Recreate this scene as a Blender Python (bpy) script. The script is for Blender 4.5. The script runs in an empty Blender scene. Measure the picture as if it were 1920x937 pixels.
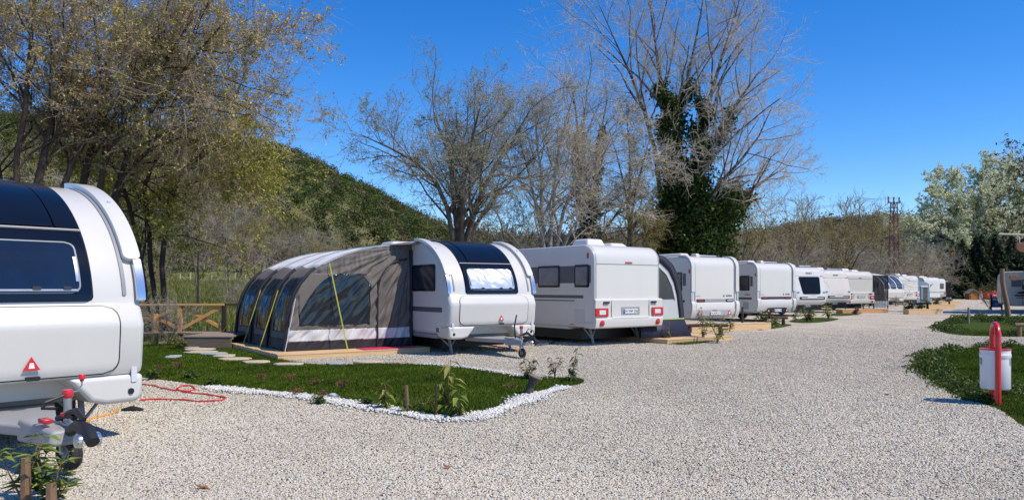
import bpy, math, random
import numpy as np
from mathutils import noise as NZ
R = math.radians
rnd = random.Random(7)
rng = np.random.default_rng(11)
SC = bpy.context.scene
COL = SC.collection

# ------------------------------------------------------------------ camera, sky, sun, exposure
F = 1420.0; HOR = 540.0; EYE = 1.47
cam_d = bpy.data.cameras.new('camera'); cam = bpy.data.objects.new('camera', cam_d); COL.objects.link(cam)
cam.location = (0, 0, EYE); cam.rotation_euler = (R(90), 0, 0)
cam_d.sensor_width = 36; cam_d.lens = 36 * F / 1920; cam_d.shift_y = (HOR - 468.5) / 1920
cam_d.clip_start = 0.1; cam_d.clip_end = 6000
SC.camera = cam
SUN_AZ, SUN_EL = R(-27), R(53)          # azimuth in plan (from +X), elevation
world = bpy.data.worlds.new('World'); SC.world = world; world.use_nodes = True
nt = world.node_tree; bg = nt.nodes['Background']
sky = nt.nodes.new('ShaderNodeTexSky'); sky.sky_type = 'NISHITA'; sky.sun_disc = False
sky.sun_elevation = SUN_EL; sky.sun_rotation = math.pi / 2 - SUN_AZ
sky.altitude = 900; sky.air_density = 1.0; sky.dust_density = 0.05; sky.ozone_density = 4.8
hsv = nt.nodes.new('ShaderNodeHueSaturation'); hsv.inputs['Hue'].default_value = .509; hsv.inputs['Saturation'].default_value = 1.34; hsv.inputs['Value'].default_value = 1.08
nt.links.new(sky.outputs[0], hsv.inputs['Color']); nt.links.new(hsv.outputs[0], bg.inputs['Color'])
bg.inputs['Strength'].default_value = 0.12
sd = bpy.data.lights.new('sun', 'SUN'); sd.energy = 3.3; sd.angle = R(0.53); sd.color = (1, 0.90, 0.76)
sun = bpy.data.objects.new('sun', sd); COL.objects.link(sun)
sun.rotation_euler = (0, R(90) - SUN_EL, SUN_AZ); sun.location = (20, -10, 30)
vs = SC.view_settings; vs.view_transform = 'Standard'; vs.look = 'None'; vs.exposure = 0.52; vs.gamma = 1.0; vs.use_curve_mapping = False
SC.render.engine = 'CYCLES'
SC.cycles.use_denoising = True; SC.cycles.denoiser = 'OPENIMAGEDENOISE'; SC.cycles.denoising_input_passes = 'RGB_ALBEDO_NORMAL'; SC.cycles.denoising_prefilter = 'ACCURATE'
SC.cycles.max_bounces = 6; SC.cycles.diffuse_bounces = 2; SC.cycles.transparent_max_bounces = 8

# ------------------------------------------------------------------ measuring helpers
def G(px, py, z=0.0):                    # a point at height z seen at that place of the photograph
    d = F * (EYE - z) / (py - HOR)
    return np.array([(px - 960) * d / F, d, z])
def Wp(px, py, d):
    return np.array([(px - 960) * d / F, d, EYE + (HOR - py) * d / F])

# ------------------------------------------------------------------ materials
MATS = {}
def mat(name, col, rough=0.6, metal=0.0, var=0.08, scale=3.0, bump=0.0, bscale=40.0, coat=0.0, spec=0.5, attr=False, stretch=None, dirt=None, transl=0.0, alpha=1.0, detail=4.0):
    if name in MATS: return MATS[name]
    m = bpy.data.materials.new(name); m.use_nodes = True; MATS[name] = m
    n = m.node_tree.nodes; l = m.node_tree.links; b = n['Principled BSDF']
    b.inputs['Roughness'].default_value = rough; b.inputs['Metallic'].default_value = metal
    b.inputs['Specular IOR Level'].default_value = spec; b.inputs['Coat Weight'].default_value = coat
    b.inputs['Coat Roughness'].default_value = 0.08
    tc = n.new('ShaderNodeTexCoord'); mp = n.new('ShaderNodeMapping'); l.new(tc.outputs['Object'], mp.inputs['Vector'])
    if stretch: mp.inputs['Scale'].default_value = stretch
    ns = n.new('ShaderNodeTexNoise'); ns.inputs['Scale'].default_value = scale; ns.inputs['Detail'].default_value = detail; ns.inputs['Roughness'].default_value = 0.62
    l.new(mp.outputs[0], ns.inputs['Vector'])
    mx = n.new('ShaderNodeMix'); mx.data_type = 'RGBA'; l.new(ns.outputs['Fac'], mx.inputs['Factor'])
    c = np.array(col[:3], float)
    lo = np.clip(c * (1 - 2 * var), 0, 1); hi = np.clip(c * (1 + 2 * var), 0, 1)
    if dirt is not None: lo = np.array(dirt)
    mx.inputs['A'].default_value = (*lo, 1); mx.inputs['B'].default_value = (*hi, 1)
    out = mx.outputs['Result']
    if attr:
        at = n.new('ShaderNodeAttribute'); at.attribute_name = 'col'
        m2 = n.new('ShaderNodeMix'); m2.data_type = 'RGBA'; m2.blend_type = 'MULTIPLY'; m2.inputs['Factor'].default_value = 1
        l.new(out, m2.inputs['A']); l.new(at.outputs['Color'], m2.inputs['B']); out = m2.outputs['Result']
    l.new(out, b.inputs['Base Color'])
    if bump:
        nb = n.new('ShaderNodeTexNoise'); nb.inputs['Scale'].default_value = bscale; nb.inputs['Detail'].default_value = 5
        l.new(mp.outputs[0], nb.inputs['Vector'])
        bp = n.new('ShaderNodeBump'); bp.inputs['Strength'].default_value = bump; bp.inputs['Distance'].default_value = 0.02
        l.new(nb.outputs['Fac'], bp.inputs['Height']); l.new(bp.outputs[0], b.inputs['Normal'])
    if transl:
        tr = n.new('ShaderNodeBsdfTranslucent'); ms = n.new('ShaderNodeMixShader'); ms.inputs[0].default_value = transl
        l.new(out, tr.inputs['Color']); l.new(b.outputs[0], ms.inputs[1]); l.new(tr.outputs[0], ms.inputs[2])
        l.new(ms.outputs[0], n['Material Output'].inputs['Surface'])
    if alpha < 1: b.inputs['Alpha'].default_value = alpha
    return m

WHITE = mat('white_gelcoat', (.625, .61, .565), .28, var=.025, scale=1.3, stretch=(2.2, 1, .35), coat=.35, bump=.012, bscale=2.2)
WHITE2 = mat('white_plastic', (.63, .615, .575), .4, var=.03, scale=2.5, coat=.1)
SIDEG = mat('silver_grey_sheet', (.66, .63, .58), .38, var=.04, scale=1.5, coat=.2, bump=.02, bscale=3)
DKGREY = mat('dark_grey_sheet', (.10, .105, .115), .4, var=.08)
BLACKG = mat('black_gloss', (.006, .008, .014), .12, var=.1, coat=.1, spec=.35)
GLASS = mat('tinted_window', (.010, .018, .036), .05, var=.4, scale=1.5, coat=.25, spec=.5)
DKWIN = mat('matt_dark_window', (.006, .008, .012), .28, var=.2, spec=.12)
BLACKP = mat('black_plastic', (.018, .018, .02), .5, var=.15)
RUBBER = mat('tyre_rubber', (.022, .022, .022), .8, var=.2, bump=.3, bscale=60)
GREYP = mat('grey_plastic', (.30, .30, .30), .5, var=.06, scale=6)
GREYD = mat('grey_trim_and_shade', (.24, .26, .28), .5, var=.06)  # grey for seams and trim, also for the painted shade beside the fairings
STEEL = mat('galvanised_steel', (.42, .43, .44), .42, .8, var=.12, scale=14)
CHROME = mat('bright_alloy', (.62, .64, .66), .25, .9, var=.05)
REDL = mat('red_lens', (.50, .012, .015), .15, var=.15, scale=20, coat=.6)
REDP = mat('red_plastic', (.58, .02, .035), .35, var=.08, coat=.2)
REDPAINT = mat('red_enamel', (.62, .015, .02), .3, var=.08, coat=.4)
CLEARL = mat('clear_lens', (.62, .63, .65), .2, var=.1, coat=.6)
ORANGEL = mat('orange_lens', (.7, .22, .03), .3)
FOIL = None
PINE = mat('fresh_pine_timber', (.66, .42, .20), .65, var=.14, scale=3, stretch=(1, 1, 14), bump=.15, bscale=8)
PINEX = mat('fresh_pine_planks', (.62, .42, .22), .65, var=.15, scale=2, stretch=(1, 16, 16), bump=.15, bscale=6)
DECKW = mat('weathered_deck_boards', (.27, .215, .165), .75, var=.16, scale=2, stretch=(1, 18, 18), bump=.2, bscale=6)
ORW = mat('orange_stained_timber', (.60, .32, .095), .6, var=.16, scale=3, stretch=(6, 6, 2), bump=.15, bscale=10)
DARKW = mat('dark_timber', (.028, .02, .015), .7, var=.25, scale=4)  # very dark brown timber colour
STAKE = mat('stake_wood', (.20, .12, .065), .8, var=.2, scale=8, stretch=(4, 4, 1), bump=.3, bscale=20)
STAKED = mat('dark_stake_wood', (.06, .028, .018), .8, var=.25, scale=8)
BARK = mat('grey_brown_bark', spec=.15, col=(.125, .098, .078), rough=.85, var=.28, scale=5, bump=.5, bscale=16)
BARKD = mat('dark_brown_bark', spec=.15, col=(.075, .055, .043), rough=.85, var=.28, scale=5, bump=.5, bscale=16)
BARKP = mat('pale_bark', spec=.15, col=(.32, .285, .245), rough=.8, var=.25, scale=4, bump=.4, bscale=12)
TWIG = mat('grey_twigs', spec=.15, col=(.33, .30, .235), rough=.85, var=.3, scale=.8)
TWIGP = mat('pale_twigs', spec=.15, col=(.52, .46, .36), rough=.85, var=.25, scale=.8)
TWIGB = mat('brown_twigs', spec=.15, col=(.37, .29, .20), rough=.85, var=.3, scale=.7)
TWIGO = mat('olive_twigs', spec=.15, col=(.30, .25, .11), rough=.85, var=.3, scale=.7)
LEAF = mat('leaf_tints', (1, 1, 1), .7, spec=.12, var=0, attr=True, transl=.25)
BLOSSOM = mat('blossom_tints', (1, 1, 1), .8, spec=.1, var=0, attr=True, transl=.5)
NEEDLE = mat('needle_tints', (1, 1, 1), .8, spec=.1, var=0, attr=True, transl=.1)
AWN_B = mat('grey_brown_awning_cloth', (.135, .119, .103), .75, var=.08, scale=2, bump=.12, bscale=6, stretch=(1, 1, .5))
AWN_W = mat('pale_awning_roof_cloth', (.62, .62, .63), .7, var=.05, scale=2, bump=.1, bscale=5)
AWN_K = mat('black_awning_cloth', (.018, .018, .022), .6, var=.15, scale=3, bump=.2, bscale=7)
AWN_N = mat('navy_awning_cloth', (.009, .010, .028), .6, var=.12, scale=3, bump=.2, bscale=6)
AWN_BL = mat('blue_grey_awning_cloth', (.17, .29, .36), .7, var=.08, scale=2)
AWN_WIN = mat('clear_vinyl_window', (.010, .016, .026), .14, var=.5, scale=1.2, coat=.25, spec=.4, bump=.04, bscale=2.2)
YELLOW = mat('yellow_webbing', (.48, .46, .04), .7, var=.1)
MAGENTA = mat('crimson_mat', (.60, .015, .10), .8, var=.1, scale=30)
MESHB = mat('black_insect_mesh', (.03, .032, .038), .7, var=.1, alpha=.6)
LEAFD = mat('dry_brown_leaf', (.32, .13, .05), .8, var=.25, scale=20)
BEIGE = mat('beige_motorhome_paint', (.62, .52, .42), .35, var=.03, coat=.2)
STONE = mat('sandstone_slab', (.50, .42, .30), .85, var=.16, scale=7, bump=.4, bscale=20)
STONEG = mat('grey_slate_slab', (.34, .36, .37), .8, var=.16, scale=7, bump=.4, bscale=20)
WPEB = mat('white_pebble', (.74, .73, .69), .7, spec=.2, var=.04, attr=True)
PYLON = mat('rusty_pylon_steel', (.16, .065, .06), .7, var=.25, scale=2)
SIGNW = mat('brown_sign_wood', (.19, .085, .042), .7, var=.2, scale=5, stretch=(1, 1, 6))
PLATEW = mat('plate_white', (.78, .78, .76), .4, var=.02)
PLATEB = mat('plate_blue', (.03, .08, .42), .4, var=.02)
INK = mat('black_ink', (.012, .012, .014), .5, var=.05)
GREYINK = mat('grey_lettering', (.12, .12, .13), .4, var=.05)

# ------------------------------------------------------------------ object helpers
def tag(o, label=None, cat=None, group=None, kind=None):
    if label: o['label'] = label
    if cat: o['category'] = cat
    if group: o['group'] = group
    if kind: o['kind'] = kind
    return o
def empty(name, loc, rz=0, label=None, cat=None, group=None):
    o = bpy.data.objects.new(name, None); COL.objects.link(o); o.empty_display_size = .3
    o.location = tuple(float(v) for v in loc); o.rotation_euler = (0, 0, rz)
    return tag(o, label, cat, group)
def children(o): return [c for c in list(bpy.data.objects) if c.parent == o]
def copy_tree(o, kids=None):
    c = o.copy(); COL.objects.link(c)
    for ch in (kids if kids is not None else children(o)):
        d = ch.copy(); COL.objects.link(d); d.parent = c
    return c
def finish(me, smooth=True, ang=38):
    if smooth:
        me.polygons.foreach_set('use_smooth', [True] * len(me.polygons)); me.set_sharp_from_angle(angle=R(ang))
def np_mesh(name, V, Q, m, parent=None, col=None, smooth=False):
    """V (n,3), Q (f,3|4) index arrays -> one object"""
    V = np.asarray(V, np.float32); Q = np.asarray(Q, np.int32); k = Q.shape[1]
    me = bpy.data.meshes.new(name); me.vertices.add(len(V)); me.vertices.foreach_set('co', V.ravel())
    me.loops.add(Q.size); me.loops.foreach_set('vertex_index', Q.ravel())
    me.polygons.add(len(Q)); me.polygons.foreach_set('loop_start', np.arange(0, Q.size, k, dtype=np.int32))
    if smooth: me.polygons.foreach_set('use_smooth', np.ones(len(Q), bool))
    if col is not None:
        a = me.color_attributes.new('col', 'FLOAT_COLOR', 'POINT'); c4 = np.ones((len(V), 4), np.float32); c4[:, :3] = col
        a.data.foreach_set('color', c4.ravel())
    me.update(calc_edges=True); me.materials.append(m)
    o = bpy.data.objects.new(name, me); COL.objects.link(o)
    if parent: o.parent = parent
    return o
class MB:
    def __init__(s): s.v = []; s.f = []
    def add(s, vs, fs):
        b = len(s.v); s.v += [tuple(map(float, p)) for p in vs]; s.f += [tuple(i + b for i in f) for f in fs]; return s
    def box(s, x0, x1, y0, y1, z0, z1):
        return s.add([(x0,y0,z0),(x1,y0,z0),(x1,y1,z0),(x0,y1,z0),(x0,y0,z1),(x1,y0,z1),(x1,y1,z1),(x0,y1,z1)],
                     [(3,2,1,0),(4,5,6,7),(0,1,5,4),(1,2,6,5),(2,3,7,6),(3,0,4,7)])
    def bar(s, p, q, w, h, up=(0, 0, 1)):
        p = np.array(p, float); q = np.array(q, float); t = (q - p) / np.linalg.norm(q - p)
        a = np.cross(t, up)
        if np.linalg.norm(a) < 1e-4: a = np.cross(t, (0, 1, 0))
        a /= np.linalg.norm(a); b = np.cross(a, t)
        c = [(-1,-1),(1,-1),(1,1),(-1,1)]
        return s.add([p + a*i*w/2 + b*j*h/2 for i, j in c] + [q + a*i*w/2 + b*j*h/2 for i, j in c],
                     [(3,2,1,0),(4,5,6,7),(0,1,5,4),(1,2,6,5),(2,3,7,6),(3,0,4,7)])
    def tube(s, pts, r, n=8, cap=True):
        pts = np.array(pts, float); k = len(pts); r = np.broadcast_to(np.array(r, float), (k,))
        T = np.gradient(pts, axis=0); T /= np.linalg.norm(T, axis=1)[:, None] + 1e-9
        ref = np.eye(3)[np.abs(T).max(0).argmin()]
        vs = []
        for i in range(k):
            a = np.cross(T[i], ref); a /= np.linalg.norm(a) + 1e-9; b = np.cross(a, T[i])
            for j in range(n):
                w = 2*math.pi*j/n; vs.append(pts[i] + r[i]*(math.cos(w)*a + math.sin(w)*b))
        fs = [(i*n+j, i*n+(j+1) % n, (i+1)*n+(j+1) % n, (i+1)*n+j) for i in range(k-1) for j in range(n)]
        if cap: fs += [tuple(range(n))[::-1], tuple((k-1)*n + j for j in range(n))]
        return s.add(vs, fs)
    def cyl(s, p, q, r, r2=None, n=16): return s.tube([p, q], [r, r if r2 is None else r2], n)
    def lathe(s, prof, org, axis='z', n=24):
        """prof: (radius, height) list"""
        vs = []; k = len(prof); org = np.array(org, float)
        for rr_, h in prof:
            for j in range(n):
                w = 2*math.pi*j/n; c, d = rr_*math.cos(w), rr_*math.sin(w)
                vs.append(org + {'z': (c, d, h), 'x': (h, c, d), 'y': (d, h, c)}[axis])
        fs = [(i*n+j, i*n+(j+1) % n, (i+1)*n+(j+1) % n, (i+1)*n+j) for i in range(k-1) for j in range(n)]
        return s.add(vs, fs)
    def prism(s, poly, plane, a, b):
        """poly of 2-D points extruded from a to b along the axis left over by plane ('xz','yz','xy')"""
        def P(u, v, w): return {'xz': (u, w, v), 'yz': (w, u, v), 'xy': (u, v, w)}[plane]
        n = len(poly)
        return s.add([P(u, v, a) for u, v in poly] + [P(u, v, b) for u, v in poly],
                     [tuple(range(n)), tuple(range(2*n-1, n-1, -1))] + [(i, i+n, (i+1) % n + n, (i+1) % n) for i in range(n)])
    def build(s, name, m, parent=None, bevel=0, seg=2, smooth=True, ang=38):
        me = bpy.data.meshes.new(name); me.from_pydata(s.v, [], s.f); me.update()
        finish(me, smooth, ang); me.materials.append(m)
        o = bpy.data.objects.new(name, me); COL.objects.link(o)
        if parent: o.parent = parent
        if bevel:
            b = o.modifiers.new('bevel', 'BEVEL'); b.width = bevel; b.segments = seg; b.limit_method = 'ANGLE'; b.angle_limit = R(40); b.harden_normals = False
        return o
def rrect(x0, x1, z0, z1, r, n=5):
    p = []
    for cx, cz, a0 in ((x1-r, z0+r, -90), (x1-r, z1-r, 0), (x0+r, z1-r, 90), (x0+r, z0+r, 180)):
        for i in range(n+1):
            a = R(a0 + 90*i/n); p.append((cx + r*math.cos(a), cz + r*math.sin(a)))
    return p
def lettering(body, size, loc, parent, m=INK, rot=(90, 0, 0), name='lettering'):
    c = bpy.data.curves.new(name, 'FONT'); c.body = body; c.size = size; c.extrude = .002; c.align_x = 'CENTER'; c.align_y = 'CENTER'
    tmp = bpy.data.objects.new('tmp', c); COL.objects.link(tmp); me = bpy.data.meshes.new_from_object(tmp); bpy.data.objects.remove(tmp); me.name = name
    if not me.materials: me.materials.append(m)
    o = bpy.data.objects.new(name, me); COL.objects.link(o); o.parent = parent
    o.location = loc; o.rotation_euler = tuple(R(a) for a in rot); return o

# ------------------------------------------------------------------ ground, gravel, hills
def gravel_mat():
    m = bpy.data.materials.new('gravel_bed'); m.use_nodes = True; n = m.node_tree.nodes; l = m.node_tree.links; b = n['Principled BSDF']
    b.inputs['Roughness'].default_value = .9; b.inputs['Specular IOR Level'].default_value = .25
    tc = n.new('ShaderNodeTexCoord')
    v = n.new('ShaderNodeTexVoronoi'); v.inputs['Scale'].default_value = 34; v.inputs['Randomness'].default_value = 1
    l.new(tc.outputs['Object'], v.inputs['Vector'])
    sx = n.new('ShaderNodeSeparateColor'); l.new(v.outputs['Color'], sx.inputs[0])
    rp = n.new('ShaderNodeValToRGB'); cr = rp.color_ramp; cr.interpolation = 'LINEAR'
    st = [(0, (.12, .105, .085)), (.08, (.24, .21, .17)), (.25, (.41, .365, .29)), (.5, (.51, .46, .37)), (.8, (.59, .54, .445)), (1, (.70, .66, .57))]
    while len(cr.elements) < len(st): cr.elements.new(.5)
    for e, (p, c) in zip(cr.elements, st): e.position = p; e.color = (*c, 1)
    l.new(sx.outputs[0], rp.inputs[0])
    nz = n.new('ShaderNodeTexNoise'); nz.inputs['Scale'].default_value = .55; nz.inputs['Detail'].default_value = 6; l.new(tc.outputs['Object'], nz.inputs['Vector'])
    r2 = n.new('ShaderNodeValToRGB'); r2.color_ramp.elements[0].color = (.88, .85, .81, 1); r2.color_ramp.elements[0].position = .3
    r2.color_ramp.elements[1].color = (1.14, 1.12, 1.10, 1); r2.color_ramp.elements[1].position = .7
    l.new(nz.outputs['Fac'], r2.inputs[0])
    mx = n.new('ShaderNodeMix'); mx.data_type = 'RGBA'; mx.blend_type = 'MULTIPLY'; mx.inputs['Factor'].default_value = 1
    l.new(rp.outputs[0], mx.inputs['A']); l.new(r2.outputs[0], mx.inputs['B']); l.new(mx.outputs['Result'], b.inputs['Base Color'])
    iv = n.new('ShaderNodeMath'); iv.operation = 'SUBTRACT'; iv.inputs[0].default_value = 1; l.new(v.outputs['Distance'], iv.inputs[1])
    bp = n.new('ShaderNodeBump'); bp.inputs['Strength'].default_value = .85; bp.inputs['Distance'].default_value = .02
    l.new(iv.outputs[0], bp.inputs['Height']); l.new(bp.outputs[0], b.inputs['Normal'])
    return m
GRAVEL = gravel_mat()
def soil_mat(name, c1, c2, c3, s1=.25, s2=3.0, bump=.4):
    m = bpy.data.materials.new(name); m.use_nodes = True; n = m.node_tree.nodes; l = m.node_tree.links; b = n['Principled BSDF']
    b.inputs['Roughness'].default_value = .95; b.inputs['Specular IOR Level'].default_value = .15
    tc = n.new('ShaderNodeTexCoord')
    a = n.new('ShaderNodeTexNoise'); a.inputs['Scale'].default_value = s1; a.inputs['Detail'].default_value = 7; a.inputs['Roughness'].default_value = .65
    d = n.new('ShaderNodeTexNoise'); d.inputs['Scale'].default_value = s2; d.inputs['Detail'].default_value = 6; d.inputs['Roughness'].default_value = .7
    l.new(tc.outputs['Object'], a.inputs['Vector']); l.new(tc.outputs['Object'], d.inputs['Vector'])
    rp = n.new('ShaderNodeValToRGB'); rp.color_ramp.elements[0].color = (*c1, 1); rp.color_ramp.elements[0].position = .36
    rp.color_ramp.elements[1].color = (*c2, 1); rp.color_ramp.elements[1].position = .64; l.new(a.outputs['Fac'], rp.inputs[0])
    mx = n.new('ShaderNodeMix'); mx.data_type = 'RGBA'; mx.inputs['B'].default_value = (*c3, 1); l.new(rp.outputs[0], mx.inputs['A'])
    r2 = n.new('ShaderNodeMapRange'); r2.inputs['From Min'].default_value = .45; r2.inputs['From Max'].default_value = .72; l.new(d.outputs['Fac'], r2.inputs['Value'])
    l.new(r2.outputs[0], mx.inputs['Factor']); l.new(mx.outputs['Result'], b.inputs['Base Color'])
    bp = n.new('ShaderNodeBump'); bp.inputs['Strength'].default_value = bump; bp.inputs['Distance'].default_value = .1
    l.new(d.outputs['Fac'], bp.inputs['Height']); l.new(bp.outputs[0], b.inputs['Normal'])
    return m
EARTH = soil_mat('rough_grass_and_earth', (.085, .075, .04), (.12, .115, .045), (.15, .12, .075))
MEADOW = soil_mat('meadow_turf', (.15, .18, .045), (.21, .23, .06), (.27, .25, .12), .12, 1.4)
HILLM = soil_mat('hill_ground', (.085, .10, .035), (.13, .125, .05), (.19, .16, .09), .06, .9)
LAWN = soil_mat('lawn_turf', (.030, .058, .004), (.046, .080, .006), (.065, .082, .010), 1.2, 14, .5)

def flat(name, poly, z, m, kind='structure', label=None):
    me = bpy.data.meshes.new(name); me.from_pydata([(float(p[0]), float(p[1]), z) for p in poly], [], [tuple(range(len(poly)))]); me.update(); me.materials.append(m)
    o = bpy.data.objects.new(name, me); COL.objects.link(o); o['kind'] = kind; return o
flat('ground', [(-3000, -500), (3000, -500), (3000, 4000), (-3000, 4000)], -.10, EARTH)
GRAV_POLY = [(-16, -9), (50, -9), (120, 104), (56, 104), (24, 66), (8, 42), (-4, 27), (-8, 18.2), (-16, 18.2)]
flat('gravel_road', GRAV_POLY, 0, GRAVEL)

SIL = np.array([(-900, 205), (-300, 200), (0, 225), (200, 243), (400, 268), (480, 279), (545, 287), (600, 306), (650, 331), (700, 355), (760, 384), (820, 416), (870, 436), (950, 446), (1100, 442), (1250, 437),
                (1350, 434), (1420, 436), (1500, 425), (1560, 416), (1640, 410), (1730, 411), (1800, 415), (1920, 424), (2600, 436)], float)
def smooth(t): t = np.clip(t, 0, 1); return t*t*(3 - 2*t)
def crest_d(px): return np.interp(px, [500, 820, 1000], [195, 205, 340])
def hill_h(X, Y):
    px = 960 + F*X/np.maximum(Y, 1e-3)
    cd = crest_d(px); ys = np.interp(px, SIL[:, 0], SIL[:, 1]) + np.interp(px, [500, 850, 1000], [16, 18, 20])
    H = EYE + (HOR - ys)*cd/F
    left = 1 - smooth((px - 480)/300)
    field = -.09 + left*2.3*smooth((Y - 24)/70)
    y0 = np.interp(px, [500, 900, 1100], [84, 100, 130])
    t = (Y - y0)/(cd - y0)
    up = np.where(t < 1, np.sin(np.clip(t, 0, 1)*math.pi/2)**1.35, 1 - .25*smooth((t - 1)/1.2))
    bumps = (np.sin(X*.11 + Y*.05)*.5 + np.sin(X*.05 - Y*.083 + 1)*.7 + np.sin(X*.23 + Y*.19)*.25)*smooth(t*3)*np.clip(H/14, .3, 1.3)*(1 - .7*np.exp(-((t-1)/.1)**2))
    return field + (H - field)*up + bumps
def make_hills():
    tt = np.linspace(-1.5, 1.5, 330); yy = np.concatenate([np.linspace(21, 90, 40), np.linspace(93, 400, 120), np.geomspace(410, 900, 18)])
    T, Y = np.meshgrid(tt, yy); X = T*Y; Z = hill_h(X, Y)
    V = np.stack([X, Y, Z], -1).reshape(-1, 3); a, b = T.shape
    i = np.arange(a*b).reshape(a, b); Q = np.stack([i[:-1, :-1], i[:-1, 1:], i[1:, 1:], i[1:, :-1]], -1).reshape(-1, 4)
    o = np_mesh('hills', V, Q, HILLM, smooth=True); o['kind'] = 'structure'; o.data.materials.append(MEADOW)
    c = V[Q].mean(1); o.data.polygons.foreach_set('material_index', ((c[:, 1] < 93) & (c[:, 0]/c[:, 1] < -.2)).astype(np.int32))
make_hills()

# ------------------------------------------------------------------ foliage helpers
def leaf_quads(P, size, N=None, aspect=.55, jitter=.3, up=0.0, g=rng):
    """P (n,3) centres -> quads with random orientation"""
    n = len(P); s = size*(1 + jitter*g.standard_normal((n, 1)))
    a = g.standard_normal((n, 3)); a[:, 2] *= (1 - up); a /= np.linalg.norm(a, axis=1)[:, None]
    b = g.standard_normal((n, 3)); b -= (b*a).sum(1)[:, None]*a; b /= np.linalg.norm(b, axis=1)[:, None]
    a = a*s*.5; b = b*s*.5*aspect
    V = np.stack([P - a, P + b*.9 - a*.1, P + a, P - b*.9 - a*.1], 1).reshape(-1, 3)
    return V, np.arange(4*n).reshape(n, 4)
def tints(n, cols, var=.2, per=4, w=None, g=rng):
    cols = np.array(cols); k = g.choice(len(cols), n, p=w); c = cols[k]*(1 + var*g.standard_normal((n, 1)))
    return np.repeat(np.clip(c, .003, 1), per, axis=0)
def tube_arrays(P, Rr, S):
    N, K, _ = P.shape; T = np.gradient(P, axis=1); T /= np.linalg.norm(T, axis=2)[..., None] + 1e-9
    ref = np.eye(3)[np.abs(T).max(1).argmin(1)][:, None, :]
    A = np.cross(T, ref); A /= np.linalg.norm(A, axis=2)[..., None] + 1e-9; B = np.cross(A, T)
    w = 2*math.pi*np.arange(S)/S
    V = P[:, :, None, :] + Rr[:, :, None, None]*(np.cos(w)[None, None, :, None]*A[:, :, None, :] + np.sin(w)[None, None, :, None]*B[:, :, None, :])
    idx = np.arange(N*K*S).reshape(N, K, S); nx = np.roll(idx, -1, axis=2)
    Q = np.stack([idx[:, :-1], nx[:, :-1], nx[:, 1:], idx[:, 1:]], -1).reshape(-1, 4)
    return V.reshape(-1, 3), Q
class Tubes:
    def __init__(s): s.V = []; s.Q = []; s.n = 0
    def add(s, P, Rr, S):
        V, Q = tube_arrays(P, Rr, S); s.V.append(V); s.Q.append(Q + s.n); s.n += len(V)
    def build(s, name, m, parent): return np_mesh(name, np.concatenate(s.V), np.concatenate(s.Q), m, parent, smooth=True)
def resample(pts, K):
    pts = np.array(pts, float); d = np.r_[0, np.cumsum(np.linalg.norm(np.diff(pts[:, :3], axis=0), axis=1))]
    # smooth by Catmull-like cubic through chord length
    t = np.linspace(0, d[-1], K)
    out = np.stack([np.interp(t, d, pts[:, i]) for i in range(pts.shape[1])], 1)
    for _ in range(2): out[1:-1, :3] = .5*out[1:-1, :3] + .25*(out[:-2, :3] + out[2:, :3])
    return out
def grow(P, Rr, n, t0, t1, ang, asd, lr, lsd, rr, K, up=0., wig=.12, tip=.35, lmin=.0, fall=.45, out=None, outw=0., g=rng, rmin=.003):
    N, k, _ = P.shape
    L = np.linalg.norm(np.diff(P, axis=1), axis=2).sum(1)
    i = np.repeat(np.arange(N), n); j = np.tile(np.arange(n), N)
    t = t0 + (t1 - t0)*(j + g.random(N*n))/n
    f = t*(k - 1); a = np.minimum(f.astype(int), k - 2); u = (f - a)[:, None]
    p = P[i, a]*(1 - u) + P[i, a+1]*u; r0 = (Rr[i, a]*(1 - u[:, 0]) + Rr[i, a+1]*u[:, 0])
    T = P[i, a+1] - P[i, a]; T /= np.linalg.norm(T, axis=1)[:, None] + 1e-9
    q = g.standard_normal((N*n, 3)); q -= (q*T).sum(1)[:, None]*T; q /= np.linalg.norm(q, axis=1)[:, None] + 1e-9
    an = R(ang) + R(asd)*g.standard_normal(N*n)
    d = np.cos(an)[:, None]*T + np.sin(an)[:, None]*q; d[:, 2] += up
    if out is not None: d += outw*(p - out)/(np.linalg.norm(p - out, axis=1)[:, None] + 1e-9)
    d /= np.linalg.norm(d, axis=1)[:, None]
    ln = np.maximum(L[i]*lr*(1 - fall*t)*np.clip(1 + lsd*g.standard_normal(N*n), .35, 1.8), lmin)
    pts = [p]; st = (ln/(K - 1))[:, None]
    for _ in range(K - 1):
        d = d + wig*g.standard_normal(d.shape); d[:, 2] += up*.35
        d /= np.linalg.norm(d, axis=1)[:, None]; pts.append(pts[-1] + d*st)
    P2 = np.stack(pts, 1); base = np.maximum(np.minimum(r0*rr, r0), rmin)
    R2 = np.maximum(base[:, None]*np.linspace(1, tip, K)[None], rmin*.6)
    return P2, R2
def at_points(P, n, t0=.1, t1=1., g=rng):
    N, k, _ = P.shape; i = np.repeat(np.arange(N), n); t = t0 + (t1-t0)*g.random(N*n)
    f = t*(k-1); a = np.minimum(f.astype(int), k-2); u = (f-a)[:, None]
    return P[i, a]*(1-u) + P[i, a+1]*u
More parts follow.
